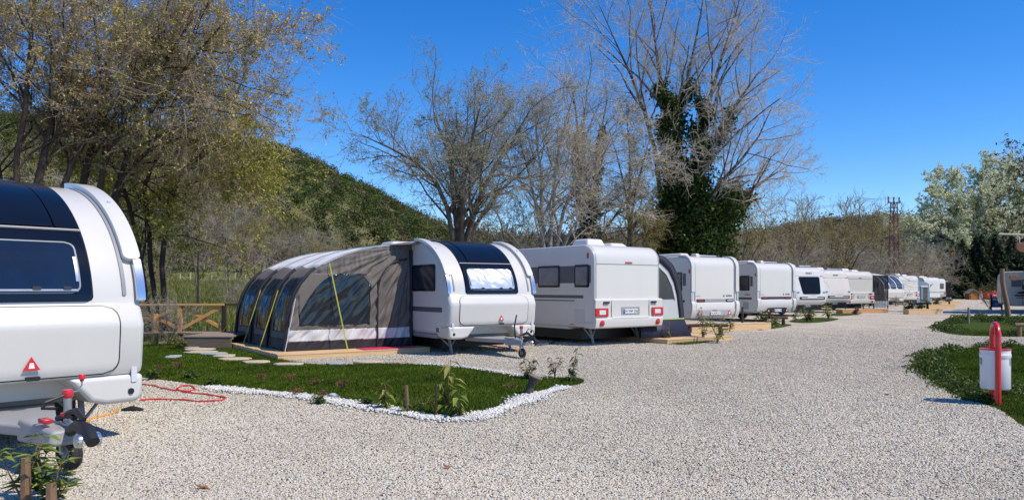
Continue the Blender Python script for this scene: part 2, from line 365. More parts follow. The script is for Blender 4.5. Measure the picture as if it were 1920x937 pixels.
def hero_tree(name, base, limbs, levels, bark, twig, label, cat='tree', leaves=None, group=None, center=None, S=(8, 4, 3, 3), extra=None, rs=.72):
    """limbs: list of world polylines [(x,y,z,r)..]; levels: list of dicts for grow()"""
    base = np.array(base, float); root = empty(name, base, 0, label, cat, group)
    tk = Tubes(); tw = Tubes(); allP = []
    K = 9; L = [resample(l, K) for l in limbs]; P = np.stack([l[:, :3] for l in L]) - base; Rr = np.stack([l[:, 3] for l in L])*rs
    jit = rng.standard_normal(P.shape)*.035; jit[:, 0] = 0; P = P + jit
    tk.add(P, Rr, S[0])
    for li, lv in enumerate(levels):
        lv = dict(lv)
        if center is not None: lv['out'] = np.array(center) - base
        P, Rr = grow(P, Rr, **lv); allP.append(P)
        (tk if li == 0 else tw).add(P, Rr, S[min(li+1, 3)])
    tk.build('trunk', bark, root); tw.build('crown', twig, root)
    if leaves:
        src = np.concatenate([at_points(p, leaves['n']) for p in allP[-leaves.get('lev', 1):]])
        if 'keep' in leaves: src = src[leaves['keep'](src + base)]
        if leaves.get('cap') and len(src) > leaves['cap']: src = src[rng.choice(len(src), leaves['cap'], False)]
        src = src + rng.standard_normal(src.shape)*leaves.get('spread', .03)
        V, Q = leaf_quads(src, leaves['size'], aspect=leaves.get('aspect', .6))
        np_mesh('foliage', V, Q, leaves.get('mat', LEAF), root, col=tints(len(src), leaves['cols'], leaves.get('var', .25)))
    if extra: extra(root, base, allP)
    return root

# ------------------------------------------------------------------ caravan kit
def wheel(parent, x, y, r=.32, w=.2, rimc=CHROME):
    sx = 1 if x > 0 else -1
    t = MB().lathe([(r*.62, -w*.5), (r*.9, -w*.5), (r*.985, -w*.38), (r, -w*.2), (r, w*.2), (r*.985, w*.38), (r*.9, w*.5), (r*.62, w*.5), (r*.62, -w*.5)], (x, y, r), 'x', 28).build('wheel', RUBBER, parent)
    m = MB().lathe([(.001, w*.3*sx), (r*.18, w*.42*sx), (r*.3, w*.36*sx), (r*.55, w*.44*sx), (r*.62, w*.4*sx), (r*.62, -w*.4*sx)], (x, y, r), 'x', 20).build('rim', rimc, t)
    return t
class Prof:
    def __init__(s, pts):
        s.p = np.array(pts, float); s.d = np.r_[0, np.cumsum(np.linalg.norm(np.diff(s.p, axis=0), axis=1))]
    def at(s, d): return np.array([np.interp(d, s.d, s.p[:, 0]), np.interp(d, s.d, s.p[:, 1])])
    def nrm(s, d, e=.03):
        t = s.at(d + e) - s.at(d - e); t /= np.linalg.norm(t) + 1e-9
        return np.array([-t[1], t[0]]) if True else None          # outward for a profile climbing the face at low y
    def s_at_z(s, z): return float(np.interp(z, s.p[:, 1], s.d))
    def patch(s, x0, x1, d0, d1, off, th, r=0.0, nd=14, nx=6, taper=0.0, bow=None):
        """panel lying on the profile between arc lengths d0..d1"""
        mb = MB(); ds = np.concatenate([np.linspace(d0, d0 + r, 5)[:-1], np.linspace(d0 + r, d1 - r, nd), np.linspace(d1 - r, d1, 5)[1:]]) if r > 0 else np.linspace(d0, d1, nd)
        top = []; bot = []
        for d in ds:
            c = s.at(d); nn = s.nrm(d); e = min(d - d0, d1 - d)
            ins = r - math.sqrt(max(r*r - max(r - e, 0)**2, 0)) if r > 0 and e < r else 0
            f = (d - d0)/(d1 - d0)
            a, b = x0 + ins + taper*f, x1 - ins - taper*f
            for u in np.linspace(a, b, nx):
                q = c + nn*off; top.append((u, q[0], q[1])); q = c + nn*(off - th); bot.append((u, q[0], q[1]))
        n = len(ds); V = top + bot; o = n*nx; Fq = []
        for i in range(n-1):
            for j in range(nx-1):
                k = i*nx + j; Fq.append((k, k+1, k+nx+1, k+nx)); Fq.append((o+k, o+k+nx, o+k+nx+1, o+k+1))
        ring = [j for j in range(nx)] + [i*nx + nx-1 for i in range(1, n)] + [(n-1)*nx + j for j in range(nx-2, -1, -1)] + [i*nx for i in range(n-2, 0, -1)]
        for a, b in zip(ring, ring[1:] + ring[:1]): Fq.append((a, o+a, o+b, b))
        return mb.add(V, Fq)
def shell(root, loop, W, r, m, side_m, split=True):
    """caravan body: closed (y,z) loop extruded over x with rounded long edges; sides are their own parts"""
    P = np.array(loop, float); n = len(P)
    T = np.roll(P, -1, 0) - np.roll(P, 1, 0); T /= np.linalg.norm(T, axis=1)[:, None]; N = np.stack([-T[:, 1], T[:, 0]], 1)
    c = P.mean(0)
    if ((P - c)*N).sum() < 0: N = -N
    st = []
    for a in (0, 30, 60, 90): st.append((-W + r*(1 - math.sin(R(a))), r*(1 - math.cos(R(90 - (90 - a))) ) if False else r*(1 - math.sin(R(90)) )))
    st = [(-W + r*(1 - math.cos(R(a))), r*(1 - math.sin(R(a)))) for a in (0, 22, 45, 67, 90)]
    st = st + [(-W*.5, 0), (0, 0), (W*.5, 0)] + [(-x, i) for x, i in reversed(st)]
    V = []
    for x, ins in st:
        q = P - N*ins
        V += [(x, a, b) for a, b in q]
    k = len(st); fs = [(i*n+j, i*n+(j+1) % n, (i+1)*n+(j+1) % n, (i+1)*n+j) for i in range(k-1) for j in range(n)]
    mb = MB().add(V, fs); mb.build('body', m, root, ang=28)
    for x, ins, nm in ((-W, r, 'side_wall'), (W, r, 'side_wall')):
        q = P - N*(ins - .002); pr = MB(); sx = 1 if x > 0 else -1
        pr.prism([tuple(a) for a in q], 'yz', x - sx*.012, x + sx*.004).build(nm, side_m, root, ang=25)
def arc(cx, cz, a, b, t0, t1, n): return [(cx + a*math.cos(R(t)), cz + b*math.sin(R(t))) for t in np.linspace(t0, t1, n)]
def side_panel(root, name, m, x, y0, y1, z0, z1, th=.02, r=.04, bevel=.004):
    sx = 1 if x > 0 else -1
    return MB().prism(rrect(y0, y1, z0, z1, r), 'yz', x - sx*.004, x + sx*th).build(name, m, root, bevel=bevel)
def face_panel(root, name, m, x0, x1, z0, z1, y, th=.02, r=.03, bevel=.004):
    return MB().prism(rrect(x0, x1, z0, z1, r), 'xz', y + .004, y - th).build(name, m, root, bevel=bevel)
def side_window(root, x, y0, y1, z0, z1, blind=None):
    f = side_panel(root, 'window', BLACKG, x, y0, y1, z0, z1, .022, .05, .006)
    sx = 1 if x > 0 else -1; m = .055
    MB().prism(rrect(y0+m, y1-m, z0+m, z1-m, .04), 'yz', x + sx*.0225, x + sx*.030).build('pane', blind or GLASS, f, bevel=.003)
def plate(root, text, x, z, y, w=.5, tilt=0):
    p = face_panel(root, 'number_plate', PLATEW, x - w/2, x + w/2, z - .055, z + .055, y, .012, .012, .002)
    MB().box(x - w/2 + .004, x - w/2 + .05, y - .0155, y - .012, z - .05, z + .05).build('blue_band', PLATEB, p)
    lettering(text, .095, (x + .025, y - .014, z), p)
def roof_box(root, name, x0, x1, y0, y1, z, h, m=WHITE2, bev=.04, lean=.06):
    MB().add([(x0,y0,z),(x1,y0,z),(x1,y1,z),(x0,y1,z),(x0+lean,y0+lean,z+h),(x1-lean,y0+lean,z+h),(x1-lean,y1-lean,z+h),(x0+lean,y1-lean,z+h)],
             [(3,2,1,0),(4,5,6,7),(0,1,5,4),(1,2,6,5),(2,3,7,6),(3,0,4,7)]).build(name, m, root, bevel=bev, seg=3)
def steady_leg(root, x, y, z0=.45):
    MB().bar((x, y, z0), (x*.98, y - .12, .03), .05, .05).bar((x - .22, y, z0), (x, y - .08, .16), .025, .025).bar((x + .22, y, z0), (x, y - .08, .16), .025, .025).box(x - .1, x + .1, y - .22, y - .02, .0, .03).build('steady_leg', GREYD, root, bevel=.004)

# ------------------------------------------------------------------ caravans with a curved panoramic front
def foil_mat():
    m = mat('silver_foil_blind', (.66, .68, .70), .33, .55, var=.06, scale=9)
    n = m.node_tree.nodes; l = m.node_tree.links; b = n['Principled BSDF']; tc = n.new('ShaderNodeTexCoord')
    w = n.new('ShaderNodeTexWave'); w.inputs['Scale'].default_value = 2.2; w.inputs['Distortion'].default_value = 7; w.inputs['Detail'].default_value = 2; w.bands_direction = 'DIAGONAL'
    l.new(tc.outputs['Object'], w.inputs['Vector']); bp = n.new('ShaderNodeBump'); bp.inputs['Strength'].default_value = .4; bp.inputs['Distance'].default_value = .03
    l.new(w.outputs['Fac'], bp.inputs['Height']); l.new(bp.outputs[0], b.inputs['Normal']); return m
FOIL = foil_mat()
def rear_end(L, top=2.57): return arc(L - .45, top - .42, .45, .42, 90, 0, 8) + [(L, 1.2), (L - .02, .46), (L - .3, .42)]
def hitch(root, y0=.10, big=True, jx=.13, wheel_z=.10, hx=0, spread=.5):
    """drawbar with cover, coupling head, handbrake and jockey wheel in front of the face (towards -y)"""
    MB().prism([(-spread, y0 + .3), (spread, y0 + .3), (.10, -.80), (-.10, -.80)], 'xy', .29, .385).build('drawbar', GREYP, root, bevel=.025, seg=3)
    MB().add([(-.15,-.66,.25),(.15,-.66,.25),(.11,-1.24,.27),(-.11,-1.24,.27),(-.13,-.62,.425),(.13,-.62,.425),(.08,-1.22,.39),(-.08,-1.22,.39)],
             [(0,1,2,3),(7,6,5,4),(0,4,5,1),(1,5,6,2),(2,6,7,3),(3,7,4,0)]).build('hitch_cover', GREYP, root, bevel=.025, seg=3)
    hd = MB().tube([(hx,-1.18,.36),(hx,-1.36,.43),(hx,-1.52,.42),(hx,-1.64,.34)], [.042,.048,.052,.046], 12)
    hd.tube([(.02+hx,-1.12,.50),(.02+hx,-1.28,.53),(.01+hx,-1.44,.48)], [.022,.028,.02], 8).build('coupling_head', BLACKP, root)
    dk = MB()
    for sx in (-1, 1): dk.lathe([(.001, sx*.085), (.045, sx*.085), (.052, sx*.075), (.052, sx*.05), (.02, sx*.05)], (hx, -1.54, .345), 'x', 18)
    dk.build('stabiliser_disc', CHROME, root)
    jy = -1.06
    j = MB().cyl((jx, jy, wheel_z + .22), (jx, jy, .61), .030, n=14).bar((jx, jy, .28), (jx, jy, .42), .085, .07)
    j.build('jockey_tube', STEEL, root)
    MB().lathe([(.03, .47), (.05, .47), (.05, .495), (.03, .495)], (jx, jy, 0), 'z', 16).build('jockey_clamp', REDP, root)
    cp = MB().lathe([(.001, .675), (.034, .675), (.040, .66), (.040, .625), (.034, .61), (.030, .61)], (jx, jy, 0), 'z', 16)
    cp.build('jockey_cap', REDP, root, bevel=.003)
    if big:
        MB().tube([(jx, jy, .645), (jx + .07, jy - .01, .66), (jx + .10, jy - .01, .70), (jx + .10, jy - .01, .735)], .007, 6).build('crank', STEEL, root)
        MB().lathe([(.001, .73), (.014, .73), (.016, .745), (.025, .75), (.025, .78), (.02, .787), (.001, .787)], (jx + .10, jy - .01, 0), 'z', 12).build('crank_knob', REDP, root)
        MB().tube([(jx - .04, jy + .1, .52), (jx - .16, jy + .06, .54), (jx - .17, jy - .06, .60), (jx - .05, jy - .06, .64)], .012, 8).build('breakaway_cable', BLACKP, root)
        MB().tube([(.05, -.95, .44), (.08, -1.12, .49), (.07, -1.24, .47)], [.022, .03, .022], 8).build('handbrake_grip', BLACKP, root)
        MB().box(-.10, -.03, -1.10, -.98, .43, .465).build('plug_socket', REDP, root, bevel=.008)
    else:
        MB().tube([(-.06, -.95, .42), (-.07, -.93, .66), (-.02, -.91, .82), (.0, -.91, .90)], .016, 8).build('handbrake_lever', BLACKP, root)
        MB().tube([(.05, -1.1, .46), (.11, -1.2, .62), (.16, -1.3, .58), (.12, -1.4, .44)], .009, 7).tube([(.02, -1.0, .44), (.10, -1.2, .54), (.10, -1.45, .40)], .009, 7).build('breakaway_cable', BLACKP, root)
    r = .13 if big else .10; w = .085 if big else .06; y = jy - .03; z = wheel_z + r
    t = MB().lathe([(r*.55, -w*.5), (r*.9, -w*.5), (r, -w*.3), (r, -w*.08), (r*.975, -w*.06), (r*.975, w*.06), (r, w*.08), (r, w*.3), (r*.9, w*.5), (r*.55, w*.5), (r*.55, -w*.5)], (0, 0, 0), 'x', 28)
    a = R(10); V = [(x*math.cos(a) - yy*math.sin(a) + jx, x*math.sin(a) + yy*math.cos(a) + y, zz + z) for x, yy, zz in t.v]; t.v = V
    jw = t.build('jockey_wheel', RUBBER, root)
    t2 = MB().lathe([(.001, -w*.36), (r*.2, -w*.5), (r*.28, -w*.36), (r*.56, -w*.3), (r*.56, w*.3), (r*.28, w*.36), (.001, w*.5)], (0, 0, 0), 'x', 18)
    t2.v = [(x*math.cos(a) - yy*math.sin(a) + jx, x*math.sin(a) + yy*math.cos(a) + y, zz + z) for x, yy, zz in t2.v]; t2.build('hub', GREYP, jw)
    MB().bar((jx - w*.62, y, z), (jx - w*.62, jy, wheel_z + .27), .018, .03, (1, 0, 0)).bar((jx + w*.62, y, z), (jx + w*.62, jy, wheel_z + .27), .018, .03, (1, 0, 0)).box(jx - w*.75, jx + w*.75, jy - .03, jy + .03, wheel_z + .255, wheel_z + .29).build('jockey_fork', STEEL, root, bevel=.004)
def warning_triangle(root, x, z, y, s=.10, m=REDP):
    t = MB().prism([(x - s*.58, z - s*.35), (x + s*.58, z - s*.35), (x, z + s*.65)], 'xz', y, y - .006).build('warning_triangle', m, root)
    MB().prism([(x - s*.2, z - s*.2), (x + s*.2, z - s*.2), (x + s*.12, z + s*.2), (x - s*.12, z + s*.2)], 'xz', y - .0065, y - .009).build('printed_notice', PLATEW, t)
def curved_front_caravan(name, loc, th, label, L=6.2, W=1.15, foil=False, big=True, jx=.13, wheel_z=.10, hx=0, tri=.15, windows='panorama', group=None, hitched=True):
    root = empty(name, loc, th, label, 'caravan', group)
    face = [(.10, .62), (.01, .645), (-.025, .72), (-.06, 1.08), (-.062, 1.13), (-.045, 1.17), (.005, 1.285), (.030, 1.312)]
    up = arc(1.72, 1.25, 1.68, 1.32, 176.5, 92, 26)
    loop = [(.35, .60)] + face + up + rear_end(L) + [(1.0, .44), (.36, .44)]
    shell(root, loop, W, .085, WHITE, SIDEG)
    pr = Prof(face + up + [(1.72, 2.57), (L - .5, 2.57)]); sz = pr.s_at_z
    # locker lid with its seal
    pr.patch(-.906, .906, sz(.66), sz(1.304), .006, .02, .145).build('locker_seal', INK, root)
    pr.patch(-.893, .893, sz(.672), sz(1.296), .013, .02, .135, nd=22).build('locker_lid', WHITE, root, bevel=.004, ang=20)
    # corner mouldings either side of the drawbar
    for sx in (-1, 1):
        c = MB().prism([(sx*.46, .64), (sx*.66, .40), (sx*.80, .365), (sx*1.09, .365), (sx*1.14, .43), (sx*1.148, .64)][::sx], 'xz', -.012, .55).build('corner_moulding', WHITE, root, bevel=.05, seg=4)
        face_panel(c, 'reflector', CLEARL, *sorted((sx*1.02, sx*1.075)), .56, .72, -.014, .008, .012, .003)
        MB().lathe([(.001, -.016), (.026, -.016), (.03, -.008), (.03, 0)], (sx*1.02, -.01, .475), 'y', 14).build('fog_lamp', INK, c)
    if windows == 'panorama':
        pr.patch(-.70, .70, sz(1.345), sz(2.55) + 1.1, .006, .012, .05, nd=40).build('front_glazing', BLACKG, root, ang=25)
        fr = pr.patch(-.685, .685, sz(1.352), sz(1.985), .028, .02, .06).build('window_frame', BLACKG, root, bevel=.006, ang=25)
        pr.patch(-.59, .59, sz(1.417), sz(1.888), .033, .008, .08).build('window_rim', GREYD, fr, ang=25)
        pr.patch(-.575, .575, sz(1.43), sz(1.875), .036, .008, .07).build('pane', FOIL if foil else GLASS, fr, ang=25)
        pr.patch(-.55, .55, sz(1.435), sz(1.452), .052, .012, 0, nd=4).build('window_rail', STEEL if not foil else BLACKP, fr)
        for x in (-.30, .18, .43): pr.patch(x, x + .07, sz(1.445), sz(1.475), .058, .012, .01, nd=4).build('window_catch', INK, fr)
        for x in (-.57, .545): pr.patch(x, x + .025, sz(1.52), sz(1.74), .050, .012, 0, nd=6).build('window_stay', CHROME, fr)
        sk = pr.patch(-.46, .46, sz(2.035), sz(2.55) + 1.0, .034, .028, .04, nd=30).build('skylight', BLACKG, root, bevel=.006, ang=25)
        for sx in (-1, 1): pr.patch(min(sx*.475, sx*.69), max(sx*.475, sx*.69), sz(2.035), sz(2.55) + 1.0, .026, .02, .02, nd=30).build('glazing_wing', BLACKG, root, bevel=.005, ang=25)
        pr.patch(-.69, .69, sz(2.002), sz(2.018), .030, .02, 0, nd=3).build('glazing_strip', GREYP, root)  # light grey line painted as the highlight between window frame and skylight
    else:
        for x0, x1 in ((-.98, -.46), (-.30, .30), (.46, .98)):
            f = pr.patch(x0, x1, sz(1.42), sz(2.42), .02, .02, .12).build('window', BLACKG, root, ang=25)
            pr.patch(x0 + .07, x1 - .07, sz(1.50), sz(2.34), .028, .01, .08).build('pane', mat('sky_tinted_window', (.05, .09, .16), .05, coat=1), f, ang=25)
    for sx in (-1, 1):
        a, b = sorted((sx*1.0, sx*1.168))
        lp = pr.patch(a, b, sz(1.73), sz(2.53) + .35, .062, .066, .055, nd=26).build('edge_fairing', WHITE, root, bevel=.02, seg=3, ang=35)
        c = pr.at(sz(2.30)); nn = pr.nrm(sz(2.30)); c = c + nn*.062
        MB().cyl((sx*1.09, c[0], c[1]), (sx*1.09, c[0] + nn[0]*.02, c[1] + nn[1]*.02), .022, .016, 12).build('marker_lamp', CLEARL, lp)
        a, b = sorted((sx*1.085, sx*1.166)); pr.patch(a, b, sz(1.335), sz(1.74), .055, .035, .02, nd=8).build('grab_handle', CHROME, root, bevel=.01)
        a, b = sorted((sx*.965, sx*1.0)); pr.patch(a, b, sz(1.40), sz(2.50) + .2, .012, .016, .01, nd=26).build('fairing_shade', GREYD, root)  # grey strip paints the shade along the inner side of the fairing
    warning_triangle(root, tri, .79, -.062 + .004, .12)
    face_panel(root, 'locker_lock', INK, tri - .05, tri + .07, .655, .695, -.05, .02, .018, .004)
    side_window(root, -W, .58, 1.68, 1.40, 2.0); side_panel(root, 'stripe', DKGREY, -W, .28, L - 2.0, .94, 1.05, .006, .004, .001)
    side_panel(root, 'stripe', DKGREY, W, .28, L - .6, .94, 1.05, .006, .004, .001); side_window(root, W, 1.6, 2.7, 1.4, 2.0)
    side_panel(root, 'service_hatch', DKGREY, -W, .42, .55, .50, .60, .006, .01, .002)
    MB().box(-W + .01, W - .01, .58, L - .1, .36, .45).build('skirt', GREYP, root, bevel=.01)
    for sx in (-1, 1): wheel(root, sx*.98, L*.56); 
    MB().box(-.84, .84, .85, L - .3, .13, .37).build('chassis_shade_box', INK, root)  # chassis box dropped low to block sky light and blacken the ground beneath
    for sx in (-1, 1): steady_leg(root, sx*.80, .62, .38)
    roof_box(root, 'roof_vent', -.35, .35, 3.0, 3.9, 2.57, .10)
    roof_box(root, 'air_conditioner', -.45, .45, 4.4, 5.3, 2.57, .17, WHITE2, .06, .1)
    if hitched: hitch(root, .12, big, jx, wheel_z, hx)
    return root

TH1, TH2 = R(50), R(34)
c1 = G(270, 755, .335); c1 = np.array([-3.62, 7.45, 0])
v1 = curved_front_caravan('caravan', (c1[0] - 1.15*math.cos(TH1), c1[1] - 1.15*math.sin(TH1), 0), TH1,
    'large white caravan at the left edge with dark tinted window and red crank', jx=.085, wheel_z=.045, hx=.05)
v2 = curved_front_caravan('caravan', (-.41, 16.9, 0), TH2, 'white caravan with a silver foil blind joined to the brown awning', foil=True, big=False, jx=.02, wheel_z=.0, tri=.17)

# ------------------------------------------------------------------ caravan seen from behind: moulded bumper with red lamps
def bumper_rear_caravan(loc, th, label, L=6.2, W=1.2, detail=True, text='34 VNF 026', letter=None, bx=(-1, 1), group=None, win=None, low=.45):
    root = empty('caravan', loc, th, label, 'caravan', group)
    face = [(.06, .52), (.0, .60), (0, 2.16)] + arc(.42, 2.18, .42, .40, 178, 90, 12)
    loop = [(.3, .50)] + face + rear_end(L, 2.58) + [(1.0, .46), (.5, .46)]
    shell(root, loop, W, .045, WHITE, SIDEG); pr = Prof(face + [(L - .5, 2.58)]); sz = pr.s_at_z
    # bumper: extruded section, a little wider than the body
    bp = [(.02, 1.20), (-.05, 1.20), (-.085, 1.17), (-.07, .98), (-.075, .72), (-.10, .69), (-.105, .64), (-.07, .47), (-.03, low), (.35, low), (.35, .60), (.02, .60)]
    MB().prism(bp, 'yz', -W - .03, W + .03).build('bumper', WHITE, root, bevel=.035, seg=4, ang=30)
    for x in (-.68, .70): MB().box(x - .004, x + .004, -.0895, -.06, .74, 1.165).build('bumper_seam', GREYD, root)
    MB().add([(-.66, -.072, .735), (.68, -.072, .735), (.68, -.112, .70), (-.66, -.112, .70), (-.66, -.06, .70), (.68, -.06, .70)], [(0, 1, 2, 3), (3, 2, 5, 4), (0, 4, 5, 1), (0, 3, 4), (1, 5, 2)]).build('bumper_ledge', WHITE, root, bevel=.008)
    rec = face_panel(root, 'plate_recess', GREYP, -.33, .35, .78, .985, -.074, .004, .02, .002)
    plate(root, text, .0, .875, -.079, .52)
    for sx in (-1, 1):
        a, b = sorted((sx*.80, sx*(W + .035))); hs = face_panel(root, 'tail_light', REDL, a, b, .745, .965, -.07, .035, .03, .008)
        a, b = sorted((sx*.90, sx*1.12)); face_panel(hs, 'reversing_lens', CLEARL, a, b, .80, .915, -.105, .006, .015, .003)
        l = MB().lathe([(.001, -.135), (.05, -.13), (.075, -.115), (.08, -.09), (.08, -.05)], (sx*1.02, 0, .585), 'y', 20).build('fog_lamp', REDL, root)
        a, b = sorted((sx*.76, sx*.97)); face_panel(root, 'grab_handle', INK, a, b, 1.085, 1.13, -.075, .035, .012, .006)
        a, b = sorted((sx*.80, sx*.97)); face_panel(root, 'handle_pocket', GREYP, a, b, 1.03, 1.075, -.073, .01, .012, .003)
        a, b = sorted((sx*(W - .07), sx*(W - .045))); pr.patch(a, b, sz(1.21), sz(2.55) + .1, .004, .006, .0, nd=20).build('edge_trim', GREYD, root)
    pr.patch(-W + .07, W - .08, sz(2.075), sz(2.095), .004, .006, 0, nd=4).build('panel_seam', GREYD, root)
    face_panel(root, 'brake_light', REDL, -.11, .14, 2.115, 2.155, .0, .02, .012, .004)
    side_panel(root, 'band', DKGREY, -W, .12, L - 1.2, 1.60, 2.05, .005, .01, .001)
    side_window(root, -W, .18, .74, 1.49, 2.07, mat('drawn_blind_window', (.12, .13, .16), .12, coat=1, var=.4, scale=3)); side_window(root, -W, 1.33, 2.25, 1.49, 2.07, MATS['drawn_blind_window']); side_window(root, -W, 3.3, 4.3, 1.49, 2.07)
    side_panel(root, 'stripe', DKGREY, -W, .40, L - 1.2, 1.21, 1.29, .006, .03, .001); side_panel(root, 'stripe', DKGREY, -W, .75, L - 1.6, 1.13, 1.16, .006, .01, .001)
    h = side_panel(root, 'service_hatch', mat('light_grey_hatch', (.56, .55, .54), .4), -W, .36, .74, .55, .93, .012, .03, .003)
    side_panel(h, 'hatch_lid', mat('light_grey_hatch', (.56, .55, .54), .4), -W - .012, .42, .68, .60, .86, .006, .05, .003)
    side_panel(root, 'side_marker', ORANGEL, -W, .78, .92, .52, .55, .012, .01, .002); side_panel(root, 'side_marker', REDL, -W, .20, .27, 2.22, 2.37, .015, .03, .003)
    side_panel(root, 'side_marker', REDL, W, .20, .27, 2.22, 2.37, .015, .03, .003)
    MB().box(-W + .01, W - .01, 1.0, L - .1, .40, .47).build('skirt', WHITE2, root, bevel=.01); MB().box(-.98, .98, .75, L - .3, .13, .41).build('chassis_shade_box', INK, root)  # low black underbody box, sized to keep the space below dark
    for sx in (-1, 1): wheel(root, sx*1.0, L*.5); steady_leg(root, sx*.85, .55)
    roof_box(root, 'air_conditioner', -.74, -.06, .75, 1.45, 2.58, .20, WHITE2, .05, .08)
    roof_box(root, 'roof_vent', .12, .80, .75, 1.5, 2.58, .12, WHITE2, .03, .12); roof_box(root, 'roof_hatch', .25, .85, 2.3, 3.0, 2.58, .09, WHITE2, .03, .08)
    if letter: lettering(letter, .11, (.5, -.004, 1.36), root, GREYINK)
    if win: f = face_panel(root, 'window', BLACKG, win[0], win[1], 1.42, 2.0, 0, .02, .06, .005); face_panel(f, 'pane', GLASS, win[0] + .05, win[1] - .05, 1.48, 1.94, -.02, .008, .04, .003)
    return root
V3TH = R(36.7)
v3 = bumper_rear_caravan((2.07 + 1.2*math.cos(V3TH), 19.05 + 1.2*math.sin(V3TH), 0), V3TH, 'white caravan rear with big red tail lights and two windows in its side')

# ------------------------------------------------------------------ caravan seen from behind: flat back with a horizontal light bar
def light_bar_caravan(loc, th, label, L=6.0, W=1.15, dark_recess=False, text='34 ADR 57', group=None):
    root = empty('caravan', loc, th, label, 'caravan', group)
    face = [(.16, .42), (.05, .44), (.0, .56), (-.045, .70), (-.05, .92), (-.02, .98), (0, 1.0), (0, 1.10), (.0, 2.18)] + arc(.40, 2.20, .40, .37, 178, 90, 12)
    loop = [(.5, .42)] + face + rear_end(L, 2.57) + [(1.0, .42)]
    shell(root, loop, W, .06, WHITE, SIDEG); pr = Prof(face + [(L - .5, 2.57)]); sz = pr.s_at_z
    for sx in (-1, 1):
        a, b = sorted((sx*1.01, sx*1.172)); pr.patch(a, b, sz(1.34), sz(2.56) + .3, .05, .052, .04, nd=26).build('edge_fairing', WHITE, root, bevel=.015, seg=3)
        a, b = sorted((sx*.95, sx*1.008)); pr.patch(a, b, sz(.75), sz(2.56) + .2, .006, .01, .0, nd=26).build('fairing_shade', GREYD, root)  # shade inside the raised edge, put in as a grey strip
        a, b = sorted((sx*1.08, sx*1.168)); pr.patch(a, b, sz(1.03), sz(1.33), .03, .03, .02, nd=6).build('grab_handle', CHROME, root, bevel=.008)
        a, b = sorted((sx*1.0, sx*1.175)); pr.patch(a, b, sz(.46), sz(1.02), .035, .05, .04, nd=12).build('corner_moulding', WHITE, root, bevel=.02, seg=3)
        side_panel(root, 'side_marker', REDL, sx*W, .05, .11, 1.98, 2.12, .02, .03, .003)
    MB().prism(rrect(-.90, .90, .985, 1.095, .02), 'xz', .03, -.026).build('light_bar', INK if dark_recess else GREYP, root, bevel=.004)
    for sx in (-1, 1):
        a, b = sorted((sx*.52, sx*.895)); e = face_panel(root, 'tail_light', INK, a, b, .99, 1.09, -.024, .012, .015, .003)
        a, b = sorted((sx*.58, sx*.86)); face_panel(e, 'tail_lens', REDL if (dark_recess or sx < 0) else CLEARL, a, b, 1.025, 1.058, -.036, .004, .01, .002)
    if dark_recess:
        face_panel(root, 'bar_lens', mat('dark_red_lens', (.10, .012, .02), .2, coat=.5), -.46, .46, 1.005, 1.075, -.026, .004, .01, .002)
        MB().prism([(-.62, .40), (.72, .40), (.60, .62), (-.52, .62)], 'xz', .12, -.035).build('plate_recess', INK, root, bevel=.01)
        for x in (-.50, .60): warning_triangle(root, x, .49, -.037, .13, REDL)
        plate(root, text, .06, .50, -.04, .46)
    else:
        face_panel(root, 'plate_recess', mat('mid_grey_recess', (.36, .37, .38), .5), -.86, .78, .52, .715, -.035, .012, .05, .003)
        for x in (-.80, .66): warning_triangle(root, x, .60, -.05, .16, REDL)
        plate(root, text, -.05, .60, -.05, .52); face_panel(root, 'plate_lamp', REDL, -.16, .06, .685, .712, -.05, .012, .008, .002)
    lettering('ADRIA', .105, (.70, -.004, 1.20), root); MB().prism(rrect(.42, .47, 1.165, 1.235, .01), 'xz', .0, -.004).build('emblem', INK, root)
    face_panel(root, 'script_badge', GREYINK, -.93, -.72, 1.185, 1.20, 0, .004, .004, .001)
    side_window(root, -W, .42, 1.0, 1.36, 2.02)
    for y0, y1 in ((.24, .39), (1.02, 1.5)): side_panel(root, 'band', DKGREY, -W, y0, y1, 1.55, 1.98, .005, .01, .001)
    side_panel(root, 'stripe', INK, -W, .30, L - 1, .98, 1.06, .006, .01, .001); lettering('ADRIA', .10, (-W - .013, .55, 1.18), root, GREYINK, (90, 0, -90))
    side_panel(root, 'service_hatch', mat('grey_hatch', (.38, .375, .37), .45), -W, .48, .80, .55, .86, .012, .03, .003)
    MB().box(-W + .02, W - .02, .6, L - .1, .36, .43).build('skirt', GREYP, root, bevel=.01)
    for sx in (-1, 1): wheel(root, sx*.98, L*.5)
    roof_box(root, 'roof_vent', -.95, -.45, .7, 2.0, 2.57, .13, WHITE2, .04, .08); roof_box(root, 'solar_panel', -.1, .75, .6, 1.8, 2.60, .05, STEEL, .01, .02); roof_box(root, 'roof_hatch', -.40, -.18, .5, .8, 2.57, .12, WHITE2, .03, .03)
    return root
def place_right(px, D, th, W=1.15):
    X = (px - 960)*D/F; return (X - W*math.cos(th), D - W*math.sin(th), 0)
v4 = light_bar_caravan(place_right(1383, 27.1, R(32)), R(32), 'white caravan rear with grey plate recess behind the navy porch awning')
v5 = light_bar_caravan(place_right(1490, 33.8, R(28)), R(28), 'white caravan rear with black plate recess and a full width dark red light bar', dark_recess=True, text='34 KL 218')

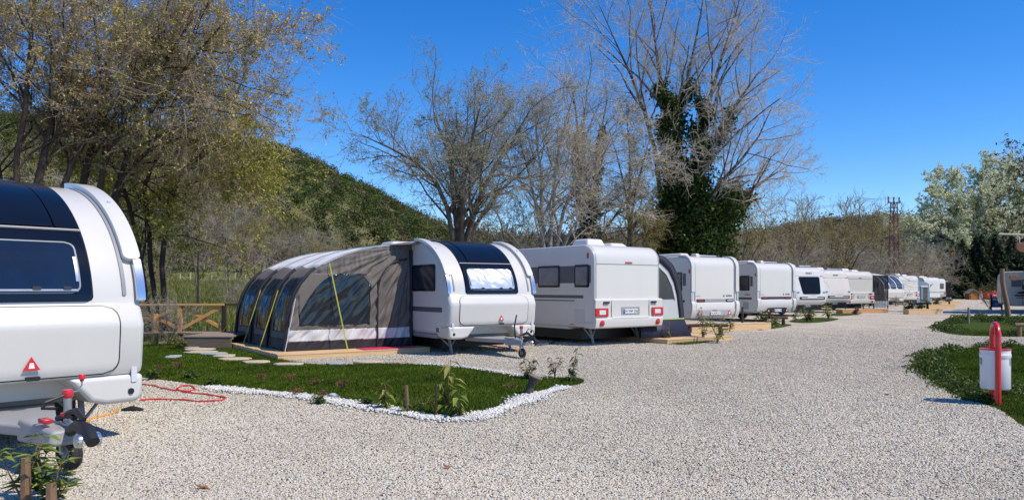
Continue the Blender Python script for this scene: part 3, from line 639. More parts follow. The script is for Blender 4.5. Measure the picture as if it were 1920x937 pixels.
# ------------------------------------------------------------------ caravan with a leaning face and slotted lamps
def leaning_caravan(loc, th, label, L=6.0, W=1.12, window=True, text='34 FD 609', group=None):
    root = empty('caravan', loc, th, label, 'caravan', group)
    face = [(.42, .56), (.10, .62), (.02, .72), (-.02, .90), (.0, 1.18), (.06, 1.45), (.20, 2.02), (.235, 2.12), (.29, 2.34)] + arc(.75, 2.26, .46, .32, 160, 92, 10)
    loop = [(.8, .50)] + face + rear_end(L, 2.58) + [(1.0, .46)]
    shell(root, loop, W, .09, WHITE, WHITE2); pr = Prof(face + [(L - .5, 2.58)]); sz = pr.s_at_z
    pr.patch(-W + .02, W - .02, sz(2.085), sz(2.105), .004, .008, 0, nd=3).build('panel_seam', GREYD, root)
    for sx in (-1, 1):
        a, b = sorted((sx*.86, sx*1.06)); pr.patch(a, b, sz(2.08), sz(2.115), .012, .012, 0, nd=3).build('marker_lamp', REDL, root)
        a, b = sorted((sx*.84, sx*1.02)); pr.patch(a, b, sz(1.22), sz(1.29), .035, .04, .02, nd=5).build('grab_handle', CHROME, root, bevel=.01)
    if window:
        f = pr.patch(-.60, .66, sz(1.16), sz(2.06), .02, .024, .10, taper=-.13).build('window', DKWIN, root, bevel=.005, ang=25)
        pr.patch(-.47, .53, sz(1.26), sz(1.98), .027, .008, .08, taper=-.10).build('pane', DKWIN, f, ang=25)
    for a0, z0, z1, x0, x1 in (('lamp_slot', .88, .925, -.85, .95), ('lamp_slot', .985, 1.02, -.85, -.28), ('lamp_slot', .985, 1.02, .42, .95)):
        pr.patch(x0, x1, sz(z0), sz(z1), .014, .016, .01, nd=5).build(a0, INK, root)
    pr.patch(-.85, -.72, sz(.88), sz(1.02), .0135, .016, .01, nd=5).build('tail_light', INK, root); pr.patch(.88, .95, sz(.88), sz(1.02), .0135, .016, .01, nd=5).build('tail_light', INK, root)
    MB().prism([(-W + .02, .30), (W - .02, .30), (W - .10, .60), (W*.6, .70), (-W*.6, .70), (-W + .10, .60)], 'xz', .42, .30).build('under_panel', INK, root)
    plate(root, text, .05, .55, .30, .46)
    for x in (-.7, .75): MB().lathe([(.001, -.03), (.045, -.02), (.05, 0)], (x, .30, .55), 'y', 14).build('reflector', REDL, root)
    c = pr.at(sz(2.25)); lettering('FENDT', .15, (.1, c[0] - .012, 2.245), root, GREYINK, (76, 0, 0))
    face_panel(root, 'script_badge', GREYP, -.05, .35, 1.075, 1.095, -.002, .01, .004, .001)
    MB().box(-W + .02, W - .02, .9, L - .1, .36, .47).build('skirt', GREYP, root, bevel=.01)
    side_window(root, -W, .8, 1.6, 1.4, 2.0)
    for sx in (-1, 1): wheel(root, sx*.97, L*.5)
    roof_box(root, 'roof_vent', -.95, -.1, .9, 1.8, 2.58, .15, WHITE2, .04, .08); roof_box(root, 'solar_panel', .0, .85, .8, 1.9, 2.62, .05, STEEL, .01, .02)
    return root
v6 = leaning_caravan(place_right(1551, 40, R(26)), R(26), 'white caravan with a wide black trapezoid window in its leaning end')
v7 = leaning_caravan(place_right(1597, 46, R(25)), R(25), 'white caravan with windowless leaning end and black lamp slots beside the wide window one', window=False, text='34 FD 331')
v8 = bumper_rear_caravan(place_right(1637, 50.5, R(24), 1.2), R(24), 'white caravan rear with grey seams and red lamps beside the mesh porch', text='34 HB 88')
v9 = curved_front_caravan('caravan', (31.3, 62, 0), R(24), 'white caravan with three tall curved front windows beyond the mesh porch', windows='three', L=5.6, big=False, hitched=False)
v10 = bumper_rear_caravan(place_right(1722, 67.5, R(24), 1.2), R(24), 'small far white caravan rear beside the blue grey awning', text='34 LM 12')
def plain_caravan(loc, th, label, win=None, L=5.6, W=1.12):
    root = empty('caravan', loc, th, label, 'caravan')
    face = [(.1, .5), (.0, .58), (0, 2.1)] + arc(.40, 2.16, .40, .40, 178, 90, 10); loop = [(.3, .48)] + face + rear_end(L, 2.56) + [(1., .46)]
    shell(root, loop, W, .06, WHITE, WHITE2)
    face_panel(root, 'stripe', DKGREY, -1.05, 1.05, 1.02, 1.08, 0, .006, .01, .001); face_panel(root, 'bumper', GREYP if win else WHITE2, -1.1, 1.1, .52, .78, 0, .06, .05, .02)
    if win:
        f = face_panel(root, 'window', BLACKG, win[0], win[1], 1.4, 2.0, 0, .02, .06, .005); face_panel(f, 'pane', GLASS, win[0]+.05, win[1]-.05, 1.46, 1.94, -.02, .008, .04, .003)
        for sx in (-1, 1): a, b = sorted((sx*.86, sx*1.08)); face_panel(root, 'tail_light', REDL, a, b, .80, .98, 0, .05, .03, .005)
    MB().box(-W + .02, W - .02, .4, L - .1, .36, .48).build('skirt', GREYP, root)
    for sx in (-1, 1): wheel(root, sx*.97, L*.5)
    roof_box(root, 'roof_vent', -.7, .1, .9, 1.8, 2.56, .16, WHITE2, .04, .08); roof_box(root, 'roof_hatch', .25, .75, 1.2, 1.8, 2.56, .12, WHITE2, .03, .05)
    return root
plain_caravan(place_right(1763, 78, R(22)), R(22), 'far white caravan rear with a thin dark stripe right of the blue grey awning')
plain_caravan(place_right(1773.5, 87, R(22)), R(22), 'last white caravan of the row with a square black rear window', win=(-.1, .8))

# ------------------------------------------------------------------ motorhome at the right edge
def motorhome():
    D = 47; x0 = (1877 - 960)*D/F
    root = empty('motorhome', (x0 + .1, D, 0), R(-24), 'beige motorhome with dark stripe and dark window behind the post at the right edge', 'motorhome')
    loop = [(.1, .50), (.55, .36), (6.5, .36), (6.6, .6), (6.6, 2.1)] + arc(6.2, 2.16, .4, .38, 0, 90, 8) + [(.75, 2.54)] + arc(.55, 2.14, .5, .40, 90, 178, 8) + [(.02, 1.3), (.03, .9)]
    P = np.array(loop); m = MB(); m.prism(loop, 'xz', 0, 2.2); m.build('body', BEIGE, root, bevel=.06, seg=3, ang=30)
    f = face_panel(root, 'window', BLACKG, 1.0, 2.3, 1.40, 2.0, 0, .02, .06, .005); face_panel(f, 'pane', GLASS, 1.06, 2.24, 1.46, 1.94, -.02, .01, .04, .003)
    face_panel(root, 'band', DKGREY, .45, .98, 1.55, 1.98, 0, .008, .02, .001); face_panel(root, 'stripe', INK, .62, 5.8, .97, 1.07, 0, .008, .01, .001)
    MB().box(1.02, 1.04, -.006, 0, .40, .96).build('panel_seam', GREYP, root)
    for x in (1.6, 5.0):
        MB().lathe([(.48, -.02), (.48, .0), (.30, .0)], (x, .0, .34), 'y', 28).build('wheel_arch', INK, root)
        t = MB().lathe([(.2, -.06), (.32, -.06), (.34, -.03), (.34, .16), (.2, .16)], (x, 0, .34), 'y', 24).build('wheel', RUBBER, root)
        MB().lathe([(.001, -.05), (.10, -.06), (.2, -.05)], (x, 0, .34), 'y', 16).build('rim', GREYP, t)
    MB().tube([(.0, .2, .5), (-.06, .0, 1.0), (-.04, 0, 1.5)], .03, 6).build('rear_rack', STEEL, root)
    roof_box(root, 'roof_vent', 1.4, 3.2, .3, 1.2, 2.54, .12)
motorhome()

# ------------------------------------------------------------------ brown tunnel awning at the second caravan
SEC = Prof([(0, 2.50), (.44, 2.45), (.9, 2.40), (1.27, 2.32), (1.65, 2.20), (1.95, 2.06), (2.22, 1.93), (2.41, 1.77), (2.60, 1.55), (2.74, 1.30), (2.82, 1.05), (2.87, .80), (2.90, .50), (2.93, .14)])
AY0, AY1, AW = 1.75, 5.95, 1.17          # along the caravan, and its side
def tunnel_awning():
    root = empty('awning', (-.41, 16.9, 0), TH2, 'brown tunnel awning with white roof, clear windows and yellow straps on a timber base', 'awning')
    S = SEC; Ltot = S.d[-1]
    def sec(d, k=1.0): q = S.at(d); return q
    beams = [AY0 + .04, AY0 + 1.38, AY0 + 2.78, AY1 - .05]
    # roof and sloping front as one height field, scalloped between the air beams
    na, nd = 190, 150
    ys = np.linspace(AY0, AY1, na); ds = np.linspace(0, Ltot, nd)
    grid = np.zeros((nd, na, 3)); rg = np.random.default_rng(5)
    ph = rg.random(12)*6.28
    for i, d in enumerate(ds):
        q = S.at(d); nn = S.nrm(d, .08); nn = np.array([-nn[0], nn[1]]) if False else nn
        t = S.at(min(d+.05, Ltot)) - S.at(max(d-.05, 0)); t /= np.linalg.norm(t); out = np.array([-t[1], t[0]])
        if out[0] < 0 and q[1] < 2: out = -out
        if out[1] < 0 and q[1] >= 2: out = -out
        for j, y in enumerate(ys):
            k = np.searchsorted(beams, y) - 1; k = max(0, min(k, 2)); u = (y - beams[k])/(beams[k+1] - beams[k]); u = min(max(u, 0), 1)
            sag = (-.018 if q[1] > 2.0 else -.05)*math.sin(math.pi*u)*(1 if d > .5 else d/.5)*min(1, (Ltot - d)/.15 + .3)
            wr = .035*NZ.noise((y*2.2, d*1.4, 2.2)) + .02*NZ.noise((y*7, d*2.5, 5.5))
            if q[1] < .5: wr *= 2.5
            o = q + out*(sag + wr*min(1, 6*u, 6*(1-u) + .05))
            grid[i, j] = (-AW - o[0], y, o[1])
    V = grid.reshape(-1, 3); idx = np.arange(nd*na).reshape(nd, na); Q = np.stack([idx[:-1, :-1], idx[:-1, 1:], idx[1:, 1:], idx[1:, :-1]], -1).reshape(-1, 4)
    dm = np.repeat((ds[:-1] + ds[1:])/2, na - 1); ym = np.tile((ys[:-1] + ys[1:])/2, nd - 1)
    zq = np.array([S.at(d)[1] for d in dm]); uq = np.array([S.at(d)[0] for d in dm])
    cls = np.full(len(Q), 'front_cloth', object)
    cls[uq < 2.13] = 'roof'
    for k_, b in enumerate(beams): cls[(np.abs(ym - b) < .115) & (zq < 1.72)] = 'beam_strip%d' % k_
    cls[zq < .36] = 'mud_flap'
    names = ['roof', 'front_cloth', 'mud_flap'] + ['beam_strip%d' % k_ for k_ in range(4)]
    for bi in range(3):
        a, b = beams[bi] + .19, beams[bi+1] - .19; h = (b - a)/2; c = (a + b)/2
        uu = np.abs(ym - c)/h; zz = (zq - 1.12)/.60
        inside = (uu < 1) & (np.abs(zz) < 1) & ~((uu > .86) & (np.abs(zz) > .86) & (((uu-.86)/.14)**2 + ((np.abs(zz)-.86)/.14)**2 > 1))
        cls[inside] = 'window%d' % bi; names.append('window%d' % bi)
    def split(names, cls, V, Q, mats):
        for n in names:
            q = Q[cls == n]
            if len(q) == 0: continue
            u, inv = np.unique(q, return_inverse=True)
            o = np_mesh(n.rstrip('0123456789'), V[u], inv.reshape(q.shape), mats(n), root, smooth=True)
            s = o.modifiers.new('cloth', 'SOLIDIFY'); s.thickness = .006; s.offset = 0
    split(names, cls, V, Q, lambda n: {'roof': AWN_W, 'front_cloth': AWN_B, 'mud_flap': AWN_K, }.get(n, AWN_K if 'strip' in n else AWN_WIN))
    # near end wall, meshed column by column under the same section, with diagonal creases
    def uu_win(u, z): return 1.04 < u < 2.66 and .66 < z < 1.78
    def endwall(y, sgn, wname):
        nc, nr = 190, 150; us = np.linspace(0, 2.93, nc)
        zs_of = lambda u: float(np.interp(u, S.p[:, 0], S.p[:, 1]))
        A = np.zeros((nr, nc, 3)); um = np.zeros((nr, nc)); zm = np.zeros((nr, nc))
        for j, u in enumerate(us):
            top = zs_of(u)
            for i in range(nr):
                z = .13 + (top - .13)*i/(nr - 1)
                r1 = math.hypot(u - .05, z - 2.45); a1 = math.atan2(z - 2.45, u - .05)
                f = 1 - abs(2*min(max((z - .13)/(top - .13 + .01), 0), 1) - 1)**3
                nz = NZ.noise; w = .050*(.35 - abs(nz((a1*7, r1*.7, 3.1))))*min(1, r1/.5) + .030*(.3 - abs(nz((a1*17 + 5, r1*1.1, 7.7))))*min(1, r1/.7) + .030*nz(((u + .7*z)*9, (z - .6*u)*1.6, 1.3)) + .02*nz((u*3, z*3, 9.2)) \
                    + .030*nz((u*16, z*2, 4.4))*math.exp(-((top - z)/.30)**2)
                w *= (.22 if uu_win(u, z) else 1.9)
                w *= .25 + .75*f
                A[i, j] = (-AW - u, y + sgn*(w - .05*f), z); um[i, j] = u; zm[i, j] = z
        V = A.reshape(-1, 3); idx = np.arange(nr*nc).reshape(nr, nc); Q = np.stack([idx[:-1, :-1], idx[:-1, 1:], idx[1:, 1:], idx[1:, :-1]], -1).reshape(-1, 4)
        uc = (um[:-1, :-1] + um[1:, 1:]).reshape(-1)/2; zc = (zm[:-1, :-1] + zm[1:, 1:]).reshape(-1)/2
        cl = np.full(len(Q), 'end_wall', object)
        cl[(zc < .57) & (zc > .33)] = 'pale_band'; cl[zc <= .33] = 'mud_flap'
        topw = 1.78 - .26*np.clip((uc - 1.5)/.5, 0, 3)**1.6*0 - np.where(uc > 1.75, (uc - 1.75)**2*1.05, 0)
        topw = topw - np.where(uc < 1.32, ((1.32 - uc)/.28)**2*.25, 0)
        win = (uc > 1.04) & (uc < 2.66) & (zc > .66) & (zc < topw)
        cl[win] = wname
        split(['end_wall', 'pale_band', 'mud_flap', wname], cl, V, Q, lambda n: {'end_wall': AWN_B, 'pale_band': AWN_W, 'mud_flap': AWN_K}.get(n, AWN_WIN))
    endwall(AY0, 1, 'window8'); endwall(AY1, 1, 'window9')
    # zipped door arch on the near wall
    dz = [(.86, .15), (.86, .9), (.85, 1.45), (.78, 1.75), (.62, 1.98), (.38, 2.10), (.12, 2.14)]
    MB().tube(resample([(-AW - u, AY0 - .035, z) for u, z in dz], 40), .022, 7).build('door_zip', AWN_K, root)
    MB().box(-AW - .05, -AW - .002, AY0 - .09, AY0 + .02, .10, 2.36).build('draught_skirt', AWN_K, root, bevel=.02)
    MB().add([(-AW + .35, AY0 - .55, 2.60), (-AW + .32, AY0 + .4, 2.60), (-AW - .55, AY0 + .3, 2.47), (-AW - .52, AY0 - .10, 2.455), (-AW - .2, AY0 - .30, 2.47)], [(0, 1, 2, 3, 4)]).build('rail_flap', AWN_B, root)
    for y in beams:
        pts = [(-AW - S.at(d)[0] - .0, y, S.at(d)[1]) for d in np.linspace(.3, Ltot, 34)]
        MB().tube([(p[0] - .025, p[1], p[2] + .012) for p in pts[17:]], .036, 8).build('air_beam', AWN_K, root)
        MB().tube([(p[0], p[1], p[2] + .012) for p in pts[:19]], .012, 6).build('beam_sleeve', GREYD, root)
    # straps
    def strap(p, q, w=.03, m=YELLOW): 
        q = np.array(q, float); p = np.array(p, float); return MB().bar(p, q, w, .006, (0.3, 1, 0.2)).build('guy_strap', m, root)
    strap((-AW - 2.00, AY0 - .06, 2.02), (-AW - 1.72, AY0 - .42, .12), .024)
    for y in beams[1:3]: strap((-AW - 2.70, y - .05, 1.42), (-AW - 3.12, y - .05, .10), .018); strap((-AW - 3.12, y - .05, .125), (-AW - 3.14, y - .38, .10), .03)
    strap((-AW - 2.72, AY1 + .1, 1.1), (-AW - 3.25, AY1 + .55, .12), .03)
    MB().tube([(-AW - 2.75, AY0 - .06, 1.25), (-AW - 3.06, AY0 - .30, .10)], .008, 6).build('guy_line', mat('white_cord', (.6, .6, .58), .7), root)
    MB().tube([(-AW - 3.06, AY0 - .30, .02), (-AW - 3.06, AY0 - .30, .12)], .02, 8).build('ground_peg', mat('teal_peg', (.05, .2, .2), .5), root)
tunnel_awning()

# ------------------------------------------------------------------ timber decks
def deck(loc, th, x0, x1, y0, y1, z1, label, m=PINEX, planks=True, group=None):
    root = empty('timber_deck', loc, th, label, 'deck', group)
    n = max(1, int(round((y1 - y0)/.145))); w = (y1 - y0)/n; b = MB()
    for i in range(n):
        e = rnd.uniform(-.012, .012); b.box(x0 + e, x1 + e, y0 + i*w + .003, y0 + (i+1)*w - .003, z1 - .032 + rnd.uniform(-.002, .002), z1)
    b.build('deck_boards', m, root, bevel=.004)
    f = MB(); f.box(x0 + .01, x1 - .01, y0 + .01, y0 + .06, .0, z1 - .034); f.box(x0 + .01, x0 + .06, y0 + .062, y1 - .062, .0, z1 - .034); f.box(x1 - .06, x1 - .01, y0 + .062, y1 - .062, .0, z1 - .034); f.box(x0 + .01, x1 - .01, y1 - .06, y1 - .01, 0, z1 - .034)
    f.build('deck_joist', m, root, bevel=.006); return root
deck((-.41, 16.9, 0), TH2, -4.45, -.95, 1.20, 6.45, .125, 'pale timber deck under the brown tunnel awning')
MB().box(-.62, .62, -.22, .22, 0, .012).build('door_mat', MAGENTA)
dm = bpy.data.objects['door_mat']; tag(dm, 'crimson red mat lying on the deck edge by the brown awning', 'mat')
a = np.array([math.cos(TH2), math.sin(TH2)]); b_ = np.array([-math.sin(TH2), math.cos(TH2)])
q = np.array([-.41, 16.9]) + a*(-1.95) + b_*1.42; dm.location = (q[0], q[1], .127); dm.rotation_euler[2] = TH2

# navy porch awning on the far side of the third caravan
def porch_awning(loc, th, label, m_frame, m_panel, x0, depth, length, h0, h1, win=True, mesh=False, base=.0, lime=False):
    root = empty('awning', loc, th, label, 'awning')
    S = Prof([(0, h0), (depth*.35, h0 - .10), (depth*.6, h0 - .30), (depth*.78, h0 - .62), (depth*.88, h1), (depth*.96, .9), (depth, base)])
    n = 40; ds = np.linspace(0, S.d[-1], n); fr = MB(); pts = [(x0 + S.at(d)[0], S.at(d)[1]) for d in ds]
    # sloping outer wall and roof
    V = []; 
    for x, z in pts: V += [(x, 0, z), (x, length, z)]
    MB().add(V, [(2*i, 2*i+1, 2*i+3, 2*i+2) for i in range(n-1)]).build('outer_wall', m_frame, root, ang=60).modifiers.new('cloth', 'SOLIDIFY').thickness = .012
    # end wall: border + pale panel
    bord = MB(); inner = []
    for x, z in pts:
        inner.append((x - .17, z - .17))
    inner = [(max(x, x0 + .02), max(z, base + .02)) for x, z in inner]
    for (xa, za), (xb, zb), (xc, zc), (xd, zd) in zip(pts[:-1], pts[1:], inner[1:], inner[:-1]): bord.add([(xa, -.006, za), (xb, -.006, zb), (xc, -.006, zc), (xd, -.006, zd)], [(0, 1, 2, 3)])
    bord.build('end_border', m_frame, root).modifiers.new('cloth', 'SOLIDIFY').thickness = .02
    zb = base + .50; poly = [(x, z) for x, z in inner if z > zb]; xr = np.interp(zb, [p[1] for p in inner[::-1]], [p[0] for p in inner[::-1]])
    poly = poly + [(float(xr), zb), (x0 - .25, zb), (x0 - .25, poly[0][1])]
    MB().prism(poly, 'xz', .012, .0).build('end_panel', m_panel, root)
    MB().add([(x0 - .55, -.01, zb), (float(xr) + .17, -.01, zb), (x0 + depth + .12, -.16, base + .01), (x0 - .75, -.22, base + .01)], [(0, 1, 2, 3)]).build('mud_flap', m_frame, root).modifiers.new('cloth', 'SOLIDIFY').thickness = .01
    if lime: MB().box(x0 - .5, float(xr) + .18, -.030, -.018, zb - .015, zb + .015).build('lime_piping', mat('lime_piping', (.45, .58, .12), .6), root)
    if win:
        z0 = base + 1.05; wi = [(x - .10, z - .10) for x, z in inner if z - .10 > z0]
        xr = wi[-1][0]; wp = wi + [(xr + .03, z0), (x0 - .15, z0), (x0 - .15, wi[0][1])]
        MB().prism(wp, 'xz', -.004, -.012).build('window', mat('smoky_window', (.028, .032, .036), .2, coat=.1, var=.3, scale=2), root)
        MB().bar((x0 + .12, -.014, z0), (x0 - .02, -.014, wi[0][1]), .03, .008).build('window_divider', m_panel, root)
        MB().tube([(x, -.02, z) for x, z in wi] + [(xr + .03, -.02, z0)], .016, 6).build('window_piping', AWN_W, root)
    return root
PALE = mat('pale_panel_cloth', (.50, .51, .50), .75, var=.08, scale=2, bump=.3, bscale=3)
n_loc = v3.location
porch_awning(tuple(n_loc + (0, 0, 0) if False else (n_loc.x - math.sin(V3TH)*.20, n_loc.y + math.cos(V3TH)*.20, 0)), V3TH, 'navy porch awning with pale end panel and lime piping between two caravans', AWN_N, PALE, 1.21, 1.22, 3.4, 2.42, 1.45, base=.12, lime=True)
deck((n_loc.x, n_loc.y, 0), V3TH, .9, 3.65, -.55, 3.9, .125, 'pale timber deck under the navy porch awning')
deck((v4.location.x, v4.location.y, 0), R(32), -1.9, 2.05, -.75, -.30, .25, 'pale plank platform in front of the grey recess caravan rear', PINEX)
deck((v7.location.x, v7.location.y, 0), R(25), -1.2, 2.6, -1.4, -.9, .22, 'orange toned plank platform in front of the windowless leaning caravan', mat('orange_planks', (.52, .27, .12), .65, var=.15, scale=2, stretch=(1, 14, 14)))
for i, (px, py, w, lab) in enumerate(((1738, 590, 2.6, 'low timber edging beside the far tri window caravan'), (1765, 579, 3.2, 'low timber edging below the blue grey awning'), (1790, 573, 3.0, 'low timber edging at the far end of the caravan row'))):
    p = G(px - 34, py - 1); deck((p[0], p[1], 0), R(20), 0, w, 0, .4, .28, lab, PINEX)

# mesh porch (insect screen) and the two far awnings
def mesh_porch(px0, px1, D, label, m, h=2.35, solid=.55, z0=.0):
    x0, x1 = (px0 - 960)*D/F, (px1 - 960)*D/F; w = x1 - x0
    root = empty('mesh_porch', (x0, D, 0), R(8), label, 'awning')
    fr = MB()
    for x in (0, w): fr.tube([(x, 0, z0), (x, 0, h)], .035, 7); fr.tube([(x, 2.2, z0), (x, 2.2, h + .2)], .035, 7)
    fr.tube([(0, 0, h), (w, 0, h)], .035, 7); fr.tube([(0, 0, solid), (w, 0, solid)], .03, 6); fr.tube([(w, 0, h), (w, 2.2, h + .2)], .035, 6); fr.tube([(0, 0, h), (0, 2.2, h + .2)], .035, 6)
    fr.build('porch_frame', INK, root)
    n = 20; V = []; 
    for i in range(n + 1):
        u = w*i/n
        for k in range(9): z = solid + (h - solid)*k/8; V.append((u, .05*math.sin(i*1.1 + k*.5) + .03*math.sin(i*2.3), z))
    MB().add(V, [(i*9 + k, (i+1)*9 + k, (i+1)*9 + k + 1, i*9 + k + 1) for i in range(n) for k in range(8)]).build('mesh_panel', m, root, ang=70)
    V = []
    for i in range(n + 1):
        u = w*i/n
        for k in range(5): z = z0 + .08 + (solid - z0 - .08)*k/4; V.append((u, .06*math.sin(i*1.7 + k*.8) - .02*k, z))
    MB().add(V, [(i*5 + k, (i+1)*5 + k, (i+1)*5 + k + 1, i*5 + k + 1) for i in range(n) for k in range(4)]).build('lower_skirt', mat('silver_skirt_cloth', (.55, .55, .57), .5, var=.2, scale=4), root, ang=70)
    MB().add([(0, 0, h + .02), (w, 0, h + .02), (w, 2.2, h + .24), (0, 2.2, h + .24)], [(0, 1, 2, 3)]).build('porch_roof', WHITE2, root).modifiers.new('cloth', 'SOLIDIFY').thickness = .02
    MB().add([(w, .03, solid), (w, 2.2, solid), (w, 2.2, h + .15), (w, .03, h)], [(0, 1, 2, 3)]).build('side_mesh', m, root)
mesh_porch(1638, 1667, 54, 'black mesh insect porch with silver skirt beside the three window caravan', MESHB)
mesh_porch(1773.5, 1784, 88, 'dark grey mesh porch at the far end of the caravan row', MESHB, 2.2, .4)
def blue_awning():
    D = 69; x0, x1 = (1719 - 960)*D/F, (1745 - 960)*D/F; w = x1 - x0
    root = empty('awning', (x0, D, 0), R(10), 'blue grey tent awning with open doorway between far caravans', 'awning')
    MB().prism([(0, .05), (w + .12, .05), (w, 1.85), (w*.8, 1.98), (0, 2.25)], 'xz', .04, 0).build('end_wall', AWN_BL, root)
    MB().add([(w + .12, 0, .05), (w + .15, 2.4, .05), (w, 2.4, 1.85), (w, 0, 1.85), (0, 0, 2.28), (0, 2.4, 2.28)], [(0, 1, 2, 3), (3, 2, 5, 4)]).build('outer_wall', AWN_BL, root).modifiers.new('cloth', 'SOLIDIFY').thickness = .02
    d = MB().box(.38, w*.86, -.03, -.005, .3, 1.62).build('doorway', mat('dim_doorway_mesh', (.09, .085, .08), .8, var=.3), root)
    MB().box(.36, w*.88, -.06, -.031, 1.56, 1.72).build('rolled_door', AWN_W, d); MB().box(.40, .60, -.045, -.031, .45, 1.5).build('door_panel', AWN_BL, d)
    MB().add([(w + .1, -.02, 1.8), (w + .35, -.1, 1.9), (w + .05, -.05, 1.5)], [(0, 1, 2)]).build('corner_flap', AWN_BL, root)
blue_awning()

# ------------------------------------------------------------------ lawns, kerb pebbles, stepping stones
def outline(pts, z=0): return [G(*p)[:2] for p in pts]
def smooth_poly(P, n=3):
    P = np.array(P, float)
    for _ in range(n): P = np.stack([.75*P + .25*np.roll(P, -1, 0), .25*P + .75*np.roll(P, -1, 0)], 1).reshape(-1, 2)
    return P
def wobble(P, amp=.05, seed=3):
    g = np.random.default_rng(seed); n = len(P); return P + g.standard_normal((n, 2))*amp
LAWN_A = smooth_poly(outline([(120, 652), (272, 648), (340, 644), (430, 652), (500, 668), (560, 683), (640, 686), (720, 682), (780, 684), (850, 688), (930, 698), (1000, 712), (1075, 708), (1100, 714), (1085, 723), (1040, 724), (990, 743), (930, 767), (885, 781), (850, 785), (790, 779), (700, 762), (600, 748), (500, 738), (420, 728), (330, 716), (200, 700)]), 2)
LAWN_B = smooth_poly(outline([(1718, 686), (1728, 668), (1760, 660), (1820, 652), (1920, 648), (2080, 646), (2300, 680), (2150, 790), (1990, 808), (1925, 808), (1885, 775), (1862, 762), (1820, 752), (1770, 730), (1728, 704)]), 2)
LAWN_C = smooth_poly(outline([(1756, 614), (1764, 602), (1790, 595), (1830, 592), (1920, 592), (2040, 594), (2060, 632), (1920, 631), (1850, 631), (1770, 626)]), 2)
SMALL = [[(1225, 640), (1262, 633), (1330, 634), (1370, 632), (1340, 640), (1290, 647), (1250, 645)], [(1385, 613), (1420, 609), (1470, 607), (1490, 609), (1455, 616), (1410, 620)],
         [(1470, 602), (1520, 595), (1560, 596), (1578, 598), (1545, 604), (1500, 606)], [(1548, 589), (1590, 584), (1622, 586), (1600, 591), (1565, 593)], [(1600, 582), (1640, 579), (1665, 580), (1640, 584)]]
def lawn(name, P, z=.015, seed=3): P = wobble(P, .025, seed); return flat(name, P, z, LAWN)
lawn('lawn', LAWN_A); lawn('lawn', LAWN_B, seed=5); lawn('lawn', LAWN_C, seed=6)
for i, s in enumerate(SMALL): lawn('lawn', smooth_poly(outline(s), 2), seed=10+i)
def inside(P, q):
    P = np.asarray(P); x, y = q[:, 0], q[:, 1]; c = np.zeros(len(q), bool); n = len(P); j = n - 1
    for i in range(n):
        xi, yi = P[i]; xj, yj = P[j]
        c ^= ((yi > y) != (yj > y)) & (x < (xj - xi)*(y - yi)/(yj - yi + 1e-12) + xi); j = i
    return c
def scatter_in(P, dens, g, pad=0.0):
    lo, hi = P.min(0), P.max(0); n = int((hi - lo).prod()*dens); q = lo + (hi - lo)*g.random((n, 2)); return q[inside(P, q)]
def grass(name, P, dens, h, g):
    q = scatter_in(P, dens, g); q = q[(q[:, 1] < 26) & (np.abs(q[:, 0]/q[:, 1]) < .72)]; n = len(q); a = g.random(n)*6.28; hh = h*(.6 + .7*g.random(n)); w = .004 + .005*g.random(n)
    d = np.stack([np.cos(a), np.sin(a), np.zeros(n)], 1); p = np.c_[q, np.full(n, .012)]; ln = g.standard_normal((n, 3))*.5; ln[:, 2] = 1.2; ln /= np.linalg.norm(ln, axis=1)[:, None]
    V = np.stack([p - d*w[:, None], p + d*w[:, None], p + ln*hh[:, None]], 1).reshape(-1, 3)
    pt = np.repeat(1 + .22*np.sin(q[:, 0]*1.9 + 1.3*np.sin(q[:, 1]*1.1)) * np.sin(q[:, 1]*2.3 + q[:, 0]) + .12*np.sin(q[:, 0]*5.1 - q[:, 1]*4.3), 3)[:, None]
    o = np_mesh(name, V, np.arange(3*n).reshape(n, 3), LEAF, col=pt*tints(n, [(.050, .100, .005), (.068, .125, .007), (.11, .15, .012), (.20, .19, .05)], .25, 3, w=[.36, .36, .22, .06], g=g)); o['kind'] = 'stuff'
grass('grass', LAWN_A, 2600, .038, np.random.default_rng(1)); grass('grass', LAWN_B, 2200, .04, np.random.default_rng(2)); grass('grass', LAWN_C, 500, .06, np.random.default_rng(3))
for i, s in enumerate(SMALL[:3]): grass('grass', smooth_poly(outline(s), 2), 600, .07, np.random.default_rng(20 + i))

